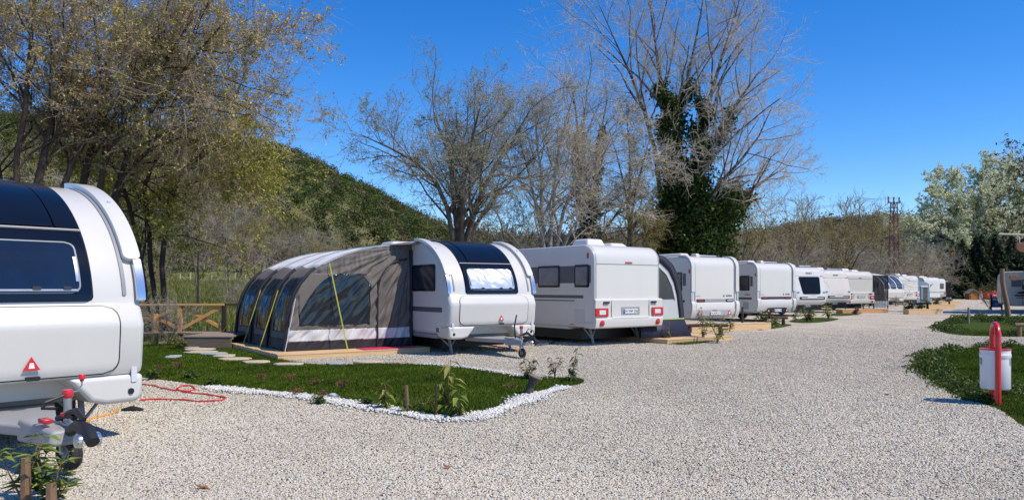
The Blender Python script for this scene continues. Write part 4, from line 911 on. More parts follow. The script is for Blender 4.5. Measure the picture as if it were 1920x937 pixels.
OCT_V = np.array([(1, 0, 0), (0, 1, 0), (-1, 0, 0), (0, -1, 0), (0, 0, 1), (0, 0, -1)], float); OCT_F = np.array([(0, 1, 4), (1, 2, 4), (2, 3, 4), (3, 0, 4), (1, 0, 5), (2, 1, 5), (3, 2, 5), (0, 3, 5)])
CUB = np.array([(-1,-1,-1),(1,-1,-1),(1,1,-1),(-1,1,-1),(-1,-1,1),(1,-1,1),(1,1,1),(-1,1,1)], float)*.62; CUF = np.array([(3,2,1,0),(4,5,6,7),(0,1,5,4),(1,2,6,5),(2,3,7,6),(3,0,4,7)])
def pebbles(name, P, r, cols, m, g, var=.08, flatn=.7, w=None):
    n = len(P); s = np.stack([r*(.7 + .7*g.random(n)), r*(.55 + .5*g.random(n)), r*flatn*(.5 + .5*g.random(n))], 1)
    base = CUB[None] + g.standard_normal((n, 8, 3))*.22; base = base*s[:, None]
    a, b = g.random(n)*6.28, g.standard_normal(n)*.5; ca, sa, cb, sb = np.cos(a), np.sin(a), np.cos(b), np.sin(b)
    x, y, z = base[..., 0], base[..., 1], base[..., 2]; y, z = y*cb[:, None] - z*sb[:, None], y*sb[:, None] + z*cb[:, None]
    x, y = x*ca[:, None] - y*sa[:, None], x*sa[:, None] + y*ca[:, None]
    V = np.stack([x, y, z], -1) + P[:, None]; Q = (CUF[None] + 8*np.arange(n)[:, None, None]).reshape(-1, 4)
    o = np_mesh(name, V.reshape(-1, 3), Q, m, col=tints(n, cols, var, 8, w, g)); o['kind'] = 'stuff'; return o
def along(pts, step, width, g):
    P = np.array([G(*p)[:2] for p in pts]); P = resample(np.c_[P, np.zeros(len(P))], 80)[:, :2]; d = np.r_[0, np.cumsum(np.linalg.norm(np.diff(P, axis=0), axis=1))]
    n = int(d[-1]/step); t = g.random(n)*d[-1]; q = np.stack([np.interp(t, d, P[:, 0]), np.interp(t, d, P[:, 1])], 1)
    ww = width*(.7 + .5*np.sin(t*1.7)**2 + .3*np.sin(t*4.1)); return q + g.standard_normal((n, 2))*ww[:, None]*.5
g_ = np.random.default_rng(9)
wp = np.concatenate([along([(392, 728), (460, 736), (540, 742), (620, 753), (700, 767), (790, 784), (850, 789), (900, 783), (960, 762), (1010, 742), (1058, 728)], .0008, .15, g_), along([(790, 684), (850, 688), (915, 696), (985, 708)], .004, .13, g_)])
pebbles('white_pebbles', np.c_[wp, .018 + .02*g_.random(len(wp))], .018, [(1, 1, 1), (.94, .94, .93), (.86, .85, .83)], WPEB, g_, .05)
# loose stones lying on the gravel near the camera
GST = mat('gravel_stones', (.635, .63, .60), .85, var=.17, scale=.3, attr=True, spec=.2)
gs = np.random.default_rng(4); gn = []
yy = 4.9 + 11*gs.random(480000)**1.15; xx = (gs.random(len(yy)) - .5)*1.44*yy; gp = np.stack([xx, yy], 1)
keep = ~(inside(LAWN_A, gp) | inside(LAWN_B, gp)); gp = gp[keep]; keep = gs.random(len(gp)) < np.clip((16.5 - gp[:, 1])/8, 0, 1); gp = gp[keep]
pebbles('loose_gravel', np.c_[gp, .004 + .006*gs.random(len(gp))], .0108, [(1.10, 1.03, .93), (1.0, .91, .78), (.93, .83, .69), (.80, .70, .57), (.52, .46, .40), (.24, .22, .20)], GST, gs, .10, .75, [.17, .30, .29, .17, .05, .02])

gs = np.random.default_rng(14); yy = 11.5 + 16*gs.random(240000)**.9; xx = (gs.random(len(yy)) - .5)*1.44*yy; gp = np.stack([xx, yy], 1)
keep = ~(inside(LAWN_A, gp) | inside(LAWN_B, gp) | inside(LAWN_C, gp)) & inside(np.array(GRAV_POLY), gp) & (gs.random(len(gp)) < np.clip((gp[:, 1] - 10)/6, 0, 1)*np.clip((28 - gp[:, 1])/10, 0, 1)); gp = gp[keep]
pebbles('loose_gravel', np.c_[gp, .003 + .005*gs.random(len(gp))], .0135, [(1.08, 1.0, .90), (1.0, .90, .78), (.90, .80, .67), (.74, .66, .55), (.50, .44, .38), (.26, .24, .21)], GST, gs, .10, .6, [.16, .29, .28, .18, .07, .02])
STEPS = [(364, 648, 55, 0), (361, 653, 50, 0), (374, 657.5, 62, 1), (378, 663, 62, 1), (402, 665.5, 50, 0), (422, 670, 42, 1), (441, 676, 62, 1), (482, 681.5, 54, 1), (541, 685.5, 62, 1), (629, 684.5, 36, 0), (688, 681.5, 60, 1), (324, 671.5, 28, 0)]
WHERE = ['grey stepping slab farthest back beside the walkway end', 'second grey stepping slab from the walkway end', 'long sandstone slab just in front of the grey pair', 'sandstone slab closely paired before the long one', 'thin grey slab right of the sandstone pair', 'short sandstone slab midway along the deck edge', 'long sandstone slab with grey edge midway along the deck', 'sandstone slab left of the deck corner', 'broad sandstone slab at the deck corner', 'small grey slab below the deck front', 'long sandstone slab touching the gravel by the deck', 'lone grey slab in the grass near the big caravan']
for (px, py, w, k), lab in zip(STEPS, WHERE):
    p = G(px, py); W_ = w*p[1]/F; g2 = random.Random(int(px)); n = 13; po = []
    for i in range(n): a = 2*math.pi*i/n; rr = 1 + g2.uniform(-.16, .12); po.append((math.cos(a)*abs(math.cos(a))**-.25*W_/2*rr*.95, math.sin(a)*.22*rr))
    o = MB().prism(po, 'xy', .0, .042).build('stepping_stone', STONE if k else STONEG, bevel=.012); o.location = (p[0], p[1], .012); o.rotation_euler = (R(g2.uniform(-2, 2)), 0, R(g2.uniform(-6, 6)))
    tag(o, lab, 'stone', 'stepping stones across the lawn')
sl = MB().lathe([(.001, .05), (.06, .048), (.075, .035), (.078, .0)], (0, 0, 0), 'z', 20).build('ground_light', STEEL); p = G(624, 748); sl.location = (p[0], p[1], .02); tag(sl, 'small round grey lamp set in the white pebble border', 'lamp')
bd = MB().lathe([(.001, .062), (.03, .06), (.05, .05)], (0, 0, 0), 'z', 16).build('lens', CLEARL, sl)

# ------------------------------------------------------------------ hoses and cables
def hose(name, pts, r, m, label, cat, z=None):
    P = np.array([G(*p) for p in pts]); P[:, 2] = r + .006; P = resample(P, 160)
    P[:, 2] += .004*np.sin(np.arange(len(P))*.5); o = MB().tube(P, r, 7).build(name, m); tag(o, label, cat); return o
hose('water_hose', [(255, 721), (285, 724), (310, 731), (330, 734), (352, 736), (366, 732), (360, 725), (340, 725), (331, 731), (345, 737), (375, 740), (405, 744), (424, 748), (415, 753), (380, 755), (345, 752), (310, 750), (262, 752)], .013, mat('red_hose', (.60, .035, .03), .45), 'red garden hose looping over the gravel beside the big caravan', 'hose')
hose('power_cable', [(150, 800), (172, 787), (196, 782), (215, 776), (223, 768)], .012, mat('orange_cable', (.75, .30, .03), .5), 'yellow orange cable under the hitch of the big caravan', 'cable')
hose('power_cable', [(862, 641), (890, 644), (925, 650), (950, 654), (972, 660)], .020, mat('orange_red_cable', (.75, .16, .03), .5), 'orange red cable on gravel behind the second hitch', 'cable')
hose('drain_hose', [(1003, 649), (1030, 646), (1052, 637), (1060, 622)], .022, mat('blue_grey_hose', (.05, .08, .13), .5), 'dark blue waste hose under the caravan with red lamps', 'hose')
o = MB().tube([(0, 0, 0), (.12, .02, .02), (.24, .03, .0)], [.02, .035, .02], 8).build('rubber_chock', BLACKP); p = G(228, 772); o.location = (p[0], p[1], .02); tag(o, 'black rubber wedge on gravel beside the orange cable', 'chock')

for (px, py, sz_, lab) in [(838, 880, .05, 'rust brown dry leaf on the open gravel in the foreground'), (380, 919, .055, 'brown dry leaf at the bottom of the gravel'), (1412, 640, .07, 'small brown leaf on gravel beyond the navy awning deck'), (925, 776, .07, 'brown leaf curled beside the pebble border'), (1665, 742, .05, 'dark dry leaf on gravel left of the bin shadow')]:
    p = G(px, py); V = [(-sz_, 0, .004), (-.3*sz_, -.35*sz_, .02), (.4*sz_, -.3*sz_, .016), (sz_, .05*sz_, .03), (.4*sz_, .3*sz_, .012), (-.3*sz_, .33*sz_, .018), (0, 0, .006)]
    o = MB().add(V, [(0, 1, 6), (1, 2, 6), (2, 3, 6), (3, 4, 6), (4, 5, 6), (5, 0, 6)]).build('dry_leaf', LEAFD); o.location = (p[0], p[1], .016); o.rotation_euler[2] = px; m_ = o.modifiers.new('t', 'SOLIDIFY'); m_.thickness = .002; tag(o, lab, 'leaf')

# ------------------------------------------------------------------ litter bin
def litter_bin():
    A, B = G(1868.5, 762), G(1861, 754.5); c = (A + B)/2; th = math.atan2(B[1] - A[1], B[0] - A[0]); hw = np.linalg.norm(B - A)/2
    c = G(1866, 757.5); hw = .185
    root = empty('litter_bin', (c[0], c[1], 0), R(67), 'white litter bin with red rim hanging in a tall red hoop stand', 'bin')
    r = .034; pts = [(-hw, 0, -.02), (-hw, 0, .4), (-hw, 0, .84)] + [(-hw*math.cos(R(a)), 0, .84 + hw*.95*math.sin(R(a))) for a in range(10, 180, 10)] + [(hw, 0, .84), (hw, 0, .4), (hw, 0, -.02)]
    MB().tube(pts, r, 14).build('hoop', REDPAINT, root)
    rb = .168; z0, z1 = .20, .69
    MB().lathe([(.001, z0 + .01), (rb - .01, z0), (rb, z0 + .015), (rb, z1 - .12), (rb, z1 - .10), (rb + .006, z1 - .09), (rb + .006, z1 - .05), (rb + .001, z1 - .045), (rb + .001, z1), (rb - .012, z1), (rb - .012, z0 + .03), (.001, z0 + .03)], (0, 0, 0), 'z', 40).build('bucket', mat('white_bin_enamel', (.74, .75, .76), .35, var=.03, coat=.2), root)
    MB().lathe([(rb - .03, z1 + .002), (rb + .006, z1 + .002), (rb + .008, z1 + .018), (rb - .03, z1 + .022), (rb - .03, z1 + .002)], (0, 0, 0), 'z', 40).build('rim', REDPAINT, root)
    for a in (R(106), R(-118)):
        m = MB()
        for t in np.linspace(-.16, .16, 6): pass
        V = []; zz = np.linspace(.50, .605, 8)
        for z in zz:
            e = .15*math.sqrt(max(0, 1 - abs((z - .5525)/.056)**4))
            for t in np.linspace(-e, e, 7): V.append((math.cos(a + t)*(rb + .0025), math.sin(a + t)*(rb + .0025), z))
        m.add(V, [(i*7 + j, i*7 + j + 1, (i+1)*7 + j + 1, (i+1)*7 + j) for i in range(7) for j in range(6)]).build('pocket', GREYD, root)
    MB().box(-hw, -rb, -.02, .02, .50, .54).box(rb, hw, -.02, .02, .50, .54).build('bracket', REDPAINT, root)
litter_bin()

# ------------------------------------------------------------------ wooden walkway and rail at the back left
def walkway():
    root = empty('wooden_walkway', (-9.5, 18.3, 0), 0, 'weathered brown boardwalk platform behind the lawn', 'walkway')
    b = MB()
    for i in range(14): b.box(1.55 if i < 9 else -5, 2.72, i*.155 + .004, i*.155 + .151, .28, .315 + rnd.uniform(-.003, .003))
    b.build('walkway_boards', DECKW, root, bevel=.004)
    MB().box(1.56, 2.70, .02, .08, .0, .278).box(1.56, 1.62, .082, 1.38, .0, .278).build('walkway_fascia', mat('dark_fascia_board', (.16, .12, .085), .8, var=.2, stretch=(1, 10, 10)), root, bevel=.006)
walkway()
def rail():
    y = 20.2; zb = .32
    root = empty('timber_railing', (0, 0, 0), 0, 'orange stained timber railing with crossed braces along the boardwalk', 'railing')
    X = lambda px: (px - 960)*y/F
    posts = [155, 246, 338, 420]
    for i, px in enumerate(posts): MB().box(X(px) - .05, X(px) + .05, y - .05, y + .05, 0, 1.0).build('post', ORW if i < 3 else DARKW, root, bevel=.006)
    MB().box(X(150), X(421), y - .075, y + .045, 1.003, 1.055).build('top_rail', ORW, root, bevel=.006)
    MB().bar((X(421), y + .0, 1.03), (X(480), y + 2.2, 1.03), .09, .05).build('top_rail', DARKW, root)
    for a, b in zip(posts[:-1], posts[1:]):
        MB().bar((X(a) + .06, y - .02, zb + .08), (X(b) - .06, y - .02, .97), .035, .085).build('brace', ORW, root, bevel=.004)
        MB().bar((X(a) + .06, y + .025, .97), (X(b) - .06, y + .025, zb + .08), .035, .085).build('brace', ORW, root, bevel=.004)
    MB().bar((X(432), y + .5, zb), (X(430), y + .5, .85), .07, .09).build('post', ORW, root)
rail()
p = G(290, 645); o = MB().tube([(0, 0, 0), (.005, 0, .4), (0, .005, .80)], [.088, .083, .086], 14).build('gate_post', ORW, bevel=.006); o.location = p; tag(o, 'thick orange brown round post in front of the railing', 'post')
o = MB().tube([(0, 0, 0), (1.5, .1, 0)], .085, 12).build('log', STAKE); p = G(180, 644); o.location = (p[0], p[1], .62); tag(o, 'grey log rail beside the thick round post', 'log')

# ------------------------------------------------------------------ stump, stakes and young plants
def stump():
    p = G(992, 741); root = empty('tree_stump', p, 0, 'leaning sawn log stump at the corner of the lawn', 'stump')
    MB().tube([(-.02, 0, 0), (.02, 0, .12), (.06, .0, .21), (.075, .0, .245)], [.065, .052, .062, .072], 14).build('log', mat('grey_log_bark', (.085, .068, .055), .9, var=.25, scale=9, bump=.6, bscale=18, stretch=(3, 3, 1)), root)
    MB().tube([(.075, 0, .246), (.085, 0, .272)], [.105, .10], 18).build('log_seat', mat('cut_wood_grey', (.17, .14, .115), .85, var=.2, scale=12, bump=.3), root, bevel=.01)
stump()
def stake(px, py, top, label, w=.02, m=STAKED, lean=.0):
    p = G(px, py); h = (py - top)*p[1]/F; o = MB().tube([(0, 0, -.02), (lean*.5, 0, h*.5), (lean, 0, h)], [w, w*.95, w*.85], 7).build('stake', m); o.location = p; tag(o, label, 'stake'); return o
stake(765, 776, 722, 'rough brown stake beside the drooping yellow plant on the pebble border', .024, STAKE, -.02); stake(818, 784, 720, 'thin dark stake nearest the tall yellow green plant', .015, STAKED)
stake(48, 952, 858, 'short sawn stake at the bottom left corner behind leaves', .034, STAKE); stake(96, 962, 905, 'lowest sawn stake right of the bottom left plant', .036, STAKE)
stake(1392, 616, 575, 'dark brown stake before the grey sided caravan', .045, STAKED)
stake(1816, 607, 576, 'upright grey stake in the second right hand lawn', .045, mat('grey_stake', (.27, .23, .18), .8, var=.2))
def sapling(px, py, top, label, cols, nst=3, lean=.25, leaf=.085, per=12, seed=0, droop=.5, cat='plant', group=None, wpx=None):
    g = np.random.default_rng(1000 + seed); p = G(px, py); h = (py - top)*p[1]/F; root = empty('young_plant', p, 0, label, cat, group)
    P = []; 
    for k in range(nst):
        a = g.random()*6.28; l = lean*(.3 + .7*g.random()); hh = h*(1 if k == 0 else .45 + .5*g.random()); x = np.linspace(0, 1, 6)
        P.append(np.stack([l*h*np.cos(a)*x**1.4, l*h*np.sin(a)*x**1.4, hh*x], 1) + g.standard_normal((6, 3))*.008)
    P = np.stack(P); Rr = np.tile(np.linspace(.008, .003, 6)*max(1, p[1]/14), (nst, 1)); t = Tubes(); t.add(P, Rr, 5); t.build('stem', STAKE, root)
    # lance-shaped drooping leaves folded along the midrib
    n = nst*per; q = at_points(P, per, .25, 1, g=g); a = g.random(n)*6.28; L = 1.08*leaf*(.6 + .8*g.random(n)); dr = -droop*(.2 + g.random(n)) + .35
    d = np.stack([np.cos(a), np.sin(a), dr], 1); d /= np.linalg.norm(d, axis=1)[:, None]; s = np.cross(d, (0, 0, 1.)); s /= np.linalg.norm(s, axis=1)[:, None] + 1e-9
    W_ = (.19*L)[:, None]; m1 = q + d*(L*.45)[:, None] + np.array((0, 0, .012)); tip = q + d*L[:, None] - np.array((0, 0, 1.))*(L*.25*droop)[:, None]
    V = np.stack([q, m1 + s*W_, tip, m1 - s*W_, m1 - np.array((0, 0, 1.))*W_*.45], 1).reshape(-1, 3); i = 5*np.arange(n)[:, None]
    Q = np.concatenate([i + np.array([[0, 1, 4]]), i + np.array([[1, 2, 4]]), i + np.array([[2, 3, 4]]), i + np.array([[3, 0, 4]])])
    np_mesh('leaves', V, Q, LEAF, root, col=tints(n, cols, .2, 5, g=g)); return root
YG = [(.22, .26, .05), (.17, .23, .045), (.32, .29, .09), (.12, .18, .035)]; DG = [(.075, .12, .03), (.10, .15, .04), (.06, .10, .03), (.18, .17, .07)]; BR = [(.20, .10, .05), (.12, .08, .04), (.10, .11, .04)]
sapling(722, 770, 715, 'small drooping yellow green plant leftmost on the near pebble border', YG, 3, .12, .13, 14, 1, 1.1)
sapling(760, 776, 742, 'small leafy seedling at the foot of the rough brown stake', DG, 4, .5, .07, 10, 2)
sapling(838, 782, 672, 'tallest young plant with hanging yellow green leaves on the lawn tip', YG, 5, .28, .13, 15, 3, 1.0)
sapling(857, 786, 735, 'short pale stemmed plant hanging right of the tallest young plant', YG, 2, .1, .14, 12, 4, 1.2)
sapling(790, 774, 738, 'bent seedling between the two stakes on the pebble border', DG, 2, .8, .08, 8, 5)
sapling(990, 712, 668, 'bushy dark leaved plant behind the leaning stump', DG + BR, 7, .5, .10, 12, 6, .7)
sapling(1040, 708, 667, 'slim twiggy plant midway between stump and lawn tip', DG + BR, 4, .35, .10, 10, 7, .7)
sapling(1072, 716, 650, 'tall bent plant with dark hanging leaves at the lawn tip', DG + BR, 4, .45, .12, 10, 8, .9)
sapling(45, 945, 815, 'leafy green sapling in the bottom left corner', YG[:2] + [(.14, .21, .045), (.12, .18, .04)], 6, .40, .115, 17, 9, .45)
sapling(96, 955, 850, 'smaller green sapling beside the lowest sawn stake', YG[:2] + DG[:2], 6, .35, .10, 15, 10, .3)
PL = [(1255, 642, 600, 'thin plant before the pale end panel of the navy awning', DG, 2, .2, .1), (1318, 640, 575, 'leafy plant at the corner of the navy awning', YG + DG, 6, .5, .14), (1345, 643, 588, 'tall yellowish plant leaning by the bench log', YG, 5, .6, .16), (1368, 622, 588, 'small plant right of the leaning yellowish plant', DG + YG, 4, .3, .14),
      (1428, 612, 578, 'dense bush in front of the dark red light bar caravan', DG, 9, .8, .2), (1455, 612, 580, 'brown leaved plant below the black plate recess', BR + DG, 6, .6, .18), (1446, 616, 592, 'low green clump on the little lawn tip', DG + YG, 7, .7, .15), (1513, 603, 572, 'bright green bush below the trapezoid window caravan', YG + DG, 9, .6, .22), (1553, 600, 566, 'tall yellow green plant before the windowless caravan', YG, 6, .5, .2),
      (1490, 603, 578, 'slim sapling left of the bright green bush', DG, 3, .3, .16), (1603, 590, 574, 'small brown shrub at the tip of the third little lawn', BR, 5, .6, .2), (1700, 583, 563, 'round dark shrub beside the three window caravan tow end', DG, 9, .8, .25), (1722, 580, 563, 'shrub below the far white caravan rear lamp', DG + YG, 8, .8, .25), (1736, 577, 560, 'pale shrub left of the blue grey awning door', DG + YG, 7, .7, .25), (1755, 576, 558, 'shrub by the foot of the blue grey awning', DG + BR, 6, .6, .25), (1775, 570, 556, 'shrub before the last caravan rear window', DG + YG, 7, .7, .25)]
for i, (px, py, top, lab, cols, n, ln, lf) in enumerate(PL): sapling(px, py, top, lab, cols, n, ln, lf, 12, 30 + i, .6)
def umbel(px, py, top, cols, seed, label):
    g = np.random.default_rng(seed); p = G(px, py); h = (py - top)*p[1]/F; root = empty('dried_flower', p, 0, label, 'plant', 'dried flower heads on the lawn'); k = 16
    P = np.zeros((k, 5, 3)); t = np.linspace(0, 1, 5)
    for i in range(k): a = g.random()*6.28; s = .10*g.random()**.5; P[i] = np.stack([s*np.cos(a)*np.clip(t*2 - 1, 0, 1), s*np.sin(a)*np.clip(t*2 - 1, 0, 1), h*t*(1 - .1*g.random())], 1)
    tb = Tubes(); tb.add(P, np.full((k, 5), .0032), 4); tb.build('stem', mat('dry_stem', (.16, .09, .045), .9), root)
    q = np.repeat(P[:, -1], 6, 0) + g.standard_normal((k*6, 3))*.018; V, Q = leaf_quads(q, .025, g=g); np_mesh('flower_head', V, Q, LEAF, root, col=tints(len(q), cols, .2, 4, g=g))
UB = [(.26, .16, .06), (.20, .10, .05), (.14, .08, .04)]
for i, (px, py, top, lab) in enumerate([(332, 706, 678, 'tall ochre dried flower by the big caravan'), (300, 704, 684, 'short ochre flower tuft at the lawn edge'), (545, 724, 703, 'brown dried flower head left in the lawn'), (492, 722, 702, 'brown dry tuft left of the flower head'), (588, 732, 713, 'brown dry tuft in the middle lawn'), (553, 745, 730, 'orange dry tuft on the pebble border'), (642, 742, 714, 'dark brown dried flower standing above the pebbles'), (604, 752, 735, 'russet tuft beside the round ground lamp'), (958, 738, 720, 'dry brown flower near the stump')]): umbel(px, py, top, UB, 60 + i, lab)
for i, (px, py, top, lab) in enumerate([(400, 722, 706, 'fresh green leafy weed at the pebble border start'), (355, 712, 694, 'green weed tuft below the ochre flower'), (285, 712, 690, 'green weed tuft against the big caravan'), (598, 757, 738, 'green leafy weed growing through the white pebbles'), (690, 762, 745, 'green weed left of the drooping plant')]): sapling(px, py, top, lab, [(.05, .10, .025), (.08, .14, .03)], 8, .9, .09, 8, 80 + i, .5)
# low planting round the right-hand lawns: one creeping plant, copied along the edge
def creeper_proto():
    g = np.random.default_rng(77); root = empty('edging_plant', (0, 0, 0), 0, 'low leafy dark green plant in the edging of the right hand lawns', 'plant', 'edging plants round the right hand lawns')
    n = 520; q = g.standard_normal((n, 3))*np.array((.13, .12, .0)); q[:, 2] = .02 + .17*g.random(n)*np.exp(-(q[:, 0]**2 + q[:, 1]**2)/.06); V, Q = leaf_quads(q, .042, aspect=.6, g=g)
    np_mesh('leaves', V, Q, LEAF, root, col=tints(n, [(.06, .10, .02), (.10, .15, .03), (.17, .22, .045), (.30, .31, .15)], .25, 4, w=[.4, .35, .18, .07], g=g))
    st = np.zeros((14, 5, 3)); 
    for i in range(14): a = g.random()*6.28; t = np.linspace(0, 1, 5); st[i] = np.stack([.18*np.cos(a)*t, .18*np.sin(a)*t, .02 + .10*np.sin(t*3)], 1)
    tb = Tubes(); tb.add(st, np.full((14, 5), .0022), 4); tb.build('stem', mat('green_stem', (.05, .06, .02), .8), root); return root
cp = creeper_proto(); ck = children(cp); first = True
EDGE = [(1722, 690), (1728, 680), (1735, 672), (1745, 684), (1750, 664), (1765, 667), (1778, 660), (1790, 657), (1742, 700), (1755, 708), (1768, 715), (1780, 724), (1795, 728), (1808, 738), (1822, 742), (1835, 750), (1848, 754), (1812, 730), (1770, 703), (1838, 651), (1858, 648), (1890, 742), (1905, 736), (1895, 652),
        (1762, 617), (1770, 612), (1778, 608), (1790, 603), (1800, 600), (1785, 618), (1800, 606), (1775, 622), (1812, 602), (1850, 604), (1865, 602), (1880, 604), (1905, 606), (1915, 609), (1898, 630), (1915, 612), (1840, 600)]
for i, (px, py) in enumerate(EDGE):
    o = cp if i == 0 else copy_tree(cp, ck); o.location = G(px, py); s = (.85 if py > 640 else 1.3)*rnd.uniform(.8, 1.3); o.scale = (s, s, s*rnd.uniform(.8, 1.5)); o.rotation_euler[2] = rnd.uniform(0, 6.28)
# bench log by the navy awning, low table on right edge
def log_bench(px, py, w, h, label, rz=0, m=STAKED):
    p = G(px, py); root = empty('log_bench', p, rz, label, 'bench'); b = w/2
    MB().tube([(-b, 0, h), (0, .01, h + .01), (b, 0, h)], [.05, .055, .05], 10).build('seat', m, root)
    for x in (-b*.7, b*.7): MB().tube([(x, 0, 0), (x*.95, 0, h - .05)], [.08, .065], 9).build('leg', m, root)
log_bench(1322, 628, 1.5, .30, 'dark log bench beside the navy awning', .15); log_bench(1452, 609, 1.1, .28, 'small dark log bench before the black recess caravan', .1); log_bench(1928, 631, .8, .36, 'flat topped log stool at the right frame edge', 0, STAKE)
log_bench(1725, 584, 1.6, .5, 'log bench before the small far caravan rear', .2); log_bench(1768, 573, 1.8, .5, 'far log bench near the last caravan', .2)

# ------------------------------------------------------------------ post with hanging sign, nearer sign, notice board, far clutter
def hanging_sign(px, py, htop, wdir, label_post, label_sign, r=.10, sx=.62, sw=.42, sh=.26, drop=.32, crooked=True):
    p = G(px, py); root = empty('sign_post', p, 0, label_post, 'post')
    pts = [(.12, 0, -.05), (.05, 0, .5), (-.03, 0, .95), (-.12, 0, 1.35), (-.20, 0, 1.8), (-.20, 0, htop)] if crooked else [(0, 0, -.05), (0, 0, htop)]
    MB().tube(resample(pts, 14), np.linspace(r*1.15, r*.9, 14), 12).build('trunk_post', mat('barked_post', (.27, .16, .085), .85, var=.25, scale=5, bump=.5, stretch=(3, 3, 1)), root)
    x0 = pts[-1][0]; zr = htop - .18
    rd = MB().tube([(x0 - .1*wdir, 0, zr), (x0 + wdir*(sx + .45), .02, zr + .03)], .018, 8).build('cross_rod', mat('pale_stripped_rod', (.45, .40, .33), .8), root)
    sg = MB().prism([(sw/2*math.cos(a)*(1 + .06*math.sin(3*a)), sh/2*math.sin(a)*(1 + .05*math.cos(2*a))) for a in np.linspace(0, 2*math.pi, 25)[:-1]], 'xz', -.02, .02).build('hanging_sign', SIGNW, bevel=.006)
    sg.location = (p[0] + x0 + wdir*sx, p[1], zr - drop); tag(sg, label_sign, 'sign')
    rp = MB()
    for s in (-1, 1): rp.tube([(s*sw*.3, 0, sh*.35), (s*sw*.33, 0, drop - .01)], .009, 5)
    rp.build('rope', mat('pale_rope', (.5, .46, .36), .9), sg)
hanging_sign(1887, 598, 2.40, 1, 'crooked bare trunk post standing on the second right hand lawn', 'small oval wooden sign hanging from the crooked post', .105, .55, .40, .28, .26)
hanging_sign(1960, 700, 2.55, -1, 'straight post just beyond the right frame edge', 'large brown oval sign hanging from white rod at right edge', .08, .34, .34, .19, .20, False)
def notice_board():
    p = G(1870, 581); root = empty('notice_board', p, 0, 'blue grey notice board on two dark posts beside the crooked post', 'sign')
    for x in (-.42, .30): MB().box(x - .04, x + .04, -.04, .04, 0, 1.05 if x < 0 else .95).build('post', DARKW, root, bevel=.006)
    b = MB().box(-.36, .24, -.03, .0, .18, .82).build('board', mat('blue_grey_board', (.10, .14, .22), .5, var=.2), root, bevel=.005)
    MB().box(-.33, .21, -.036, -.031, .66, .78).build('paper', PLATEW, b); MB().box(-.20, .08, -.036, -.031, .30, .5).build('paper', mat('pale_blue_paper', (.3, .38, .5), .6), b); MB().box(-.37, .25, -.05, .02, .83, .88).build('top_rail', GREYP, b)
notice_board()
def hut():
    p = G(1826, 561.5); root = empty('wooden_hut', p, R(-10), 'small orange wooden hut with green roof below dark conifers', 'hut')
    MB().prism([(-.55, 0), (.55, 0), (.55, .85), (0, 1.28), (-.55, .85)], 'xz', 0, 1.2).build('wall', mat('red_orange_boards', (.28, .06, .02), .7, var=.15), root)
    MB().box(-.38, .36, -.02, 0, .05, .80).build('door', mat('orange_boards', (.50, .18, .03), .7, var=.15), root)
    r = MB(); r.prism([(-.68, .78), (0, 1.31), (0, 1.40), (-.74, .82)], 'xz', -.12, 1.3); r.prism([(.68, .78), (.74, .82), (0, 1.40), (0, 1.31)], 'xz', -.12, 1.3); r.build('roof', mat('green_felt_roof', (.16, .24, .16), .8), root)
hut()
p = G(1839.5, 561.5); root = empty('fire_point', p, 0, 'red and white fire point box below dark conifers', 'cabinet')
MB().box(-.2, .2, 0, .3, 0, .72).build('white_cabinet', WHITE2, root, bevel=.02); MB().lathe([(.0, 1.12), (.14, 1.1), (.2, 1.0), (.21, .73), (0, .73)], (0, .12, 0), 'z', 16).build('red_top', REDPAINT, root); MB().box(-.1, .1, -.01, 0, .25, .5).build('grey_panel', GREYP, root)
p = G(1850.5, 561); root = empty('hydrant', p, 0, 'small red and white hydrant post left of the red container', 'hydrant')
MB().cyl((0, 0, 0), (0, 0, .72), .10).build('post', REDPAINT, root); MB().box(.1, .42, -.05, .05, .42, .58).build('white_arm', WHITE2, root); MB().cyl((.48, 0, 0), (.48, 0, .8), .06).build('side_post', REDPAINT, root)
def skip():
    p = G(1865, 561.5); root = empty('red_container', p, R(5), 'bright red waste container with rounded end beyond the gravel road', 'container')
    MB().box(-.55, 1.0, 0, 1.0, .12, .98).build('body', REDPAINT, root, bevel=.06); MB().box(-.58, 1.03, -.03, 1.03, .985, 1.07).build('lid', REDPAINT, root, bevel=.03)
    MB().lathe([(.0, -.05), (.4, -.04), (.42, .1), (.42, .7), (.0, .7)], (-.62, .1, .52), 'y', 18).build('drum', REDPAINT, root)
    MB().box(-.2, .55, -.012, -.001, .52, .62).build('white_lettering', PLATEW, root)
    for x in (-.4, .85): MB().cyl((x, .1, .06), (x, .9, .06), .06).build('wheel', RUBBER, root)
skip()
bush_r = None
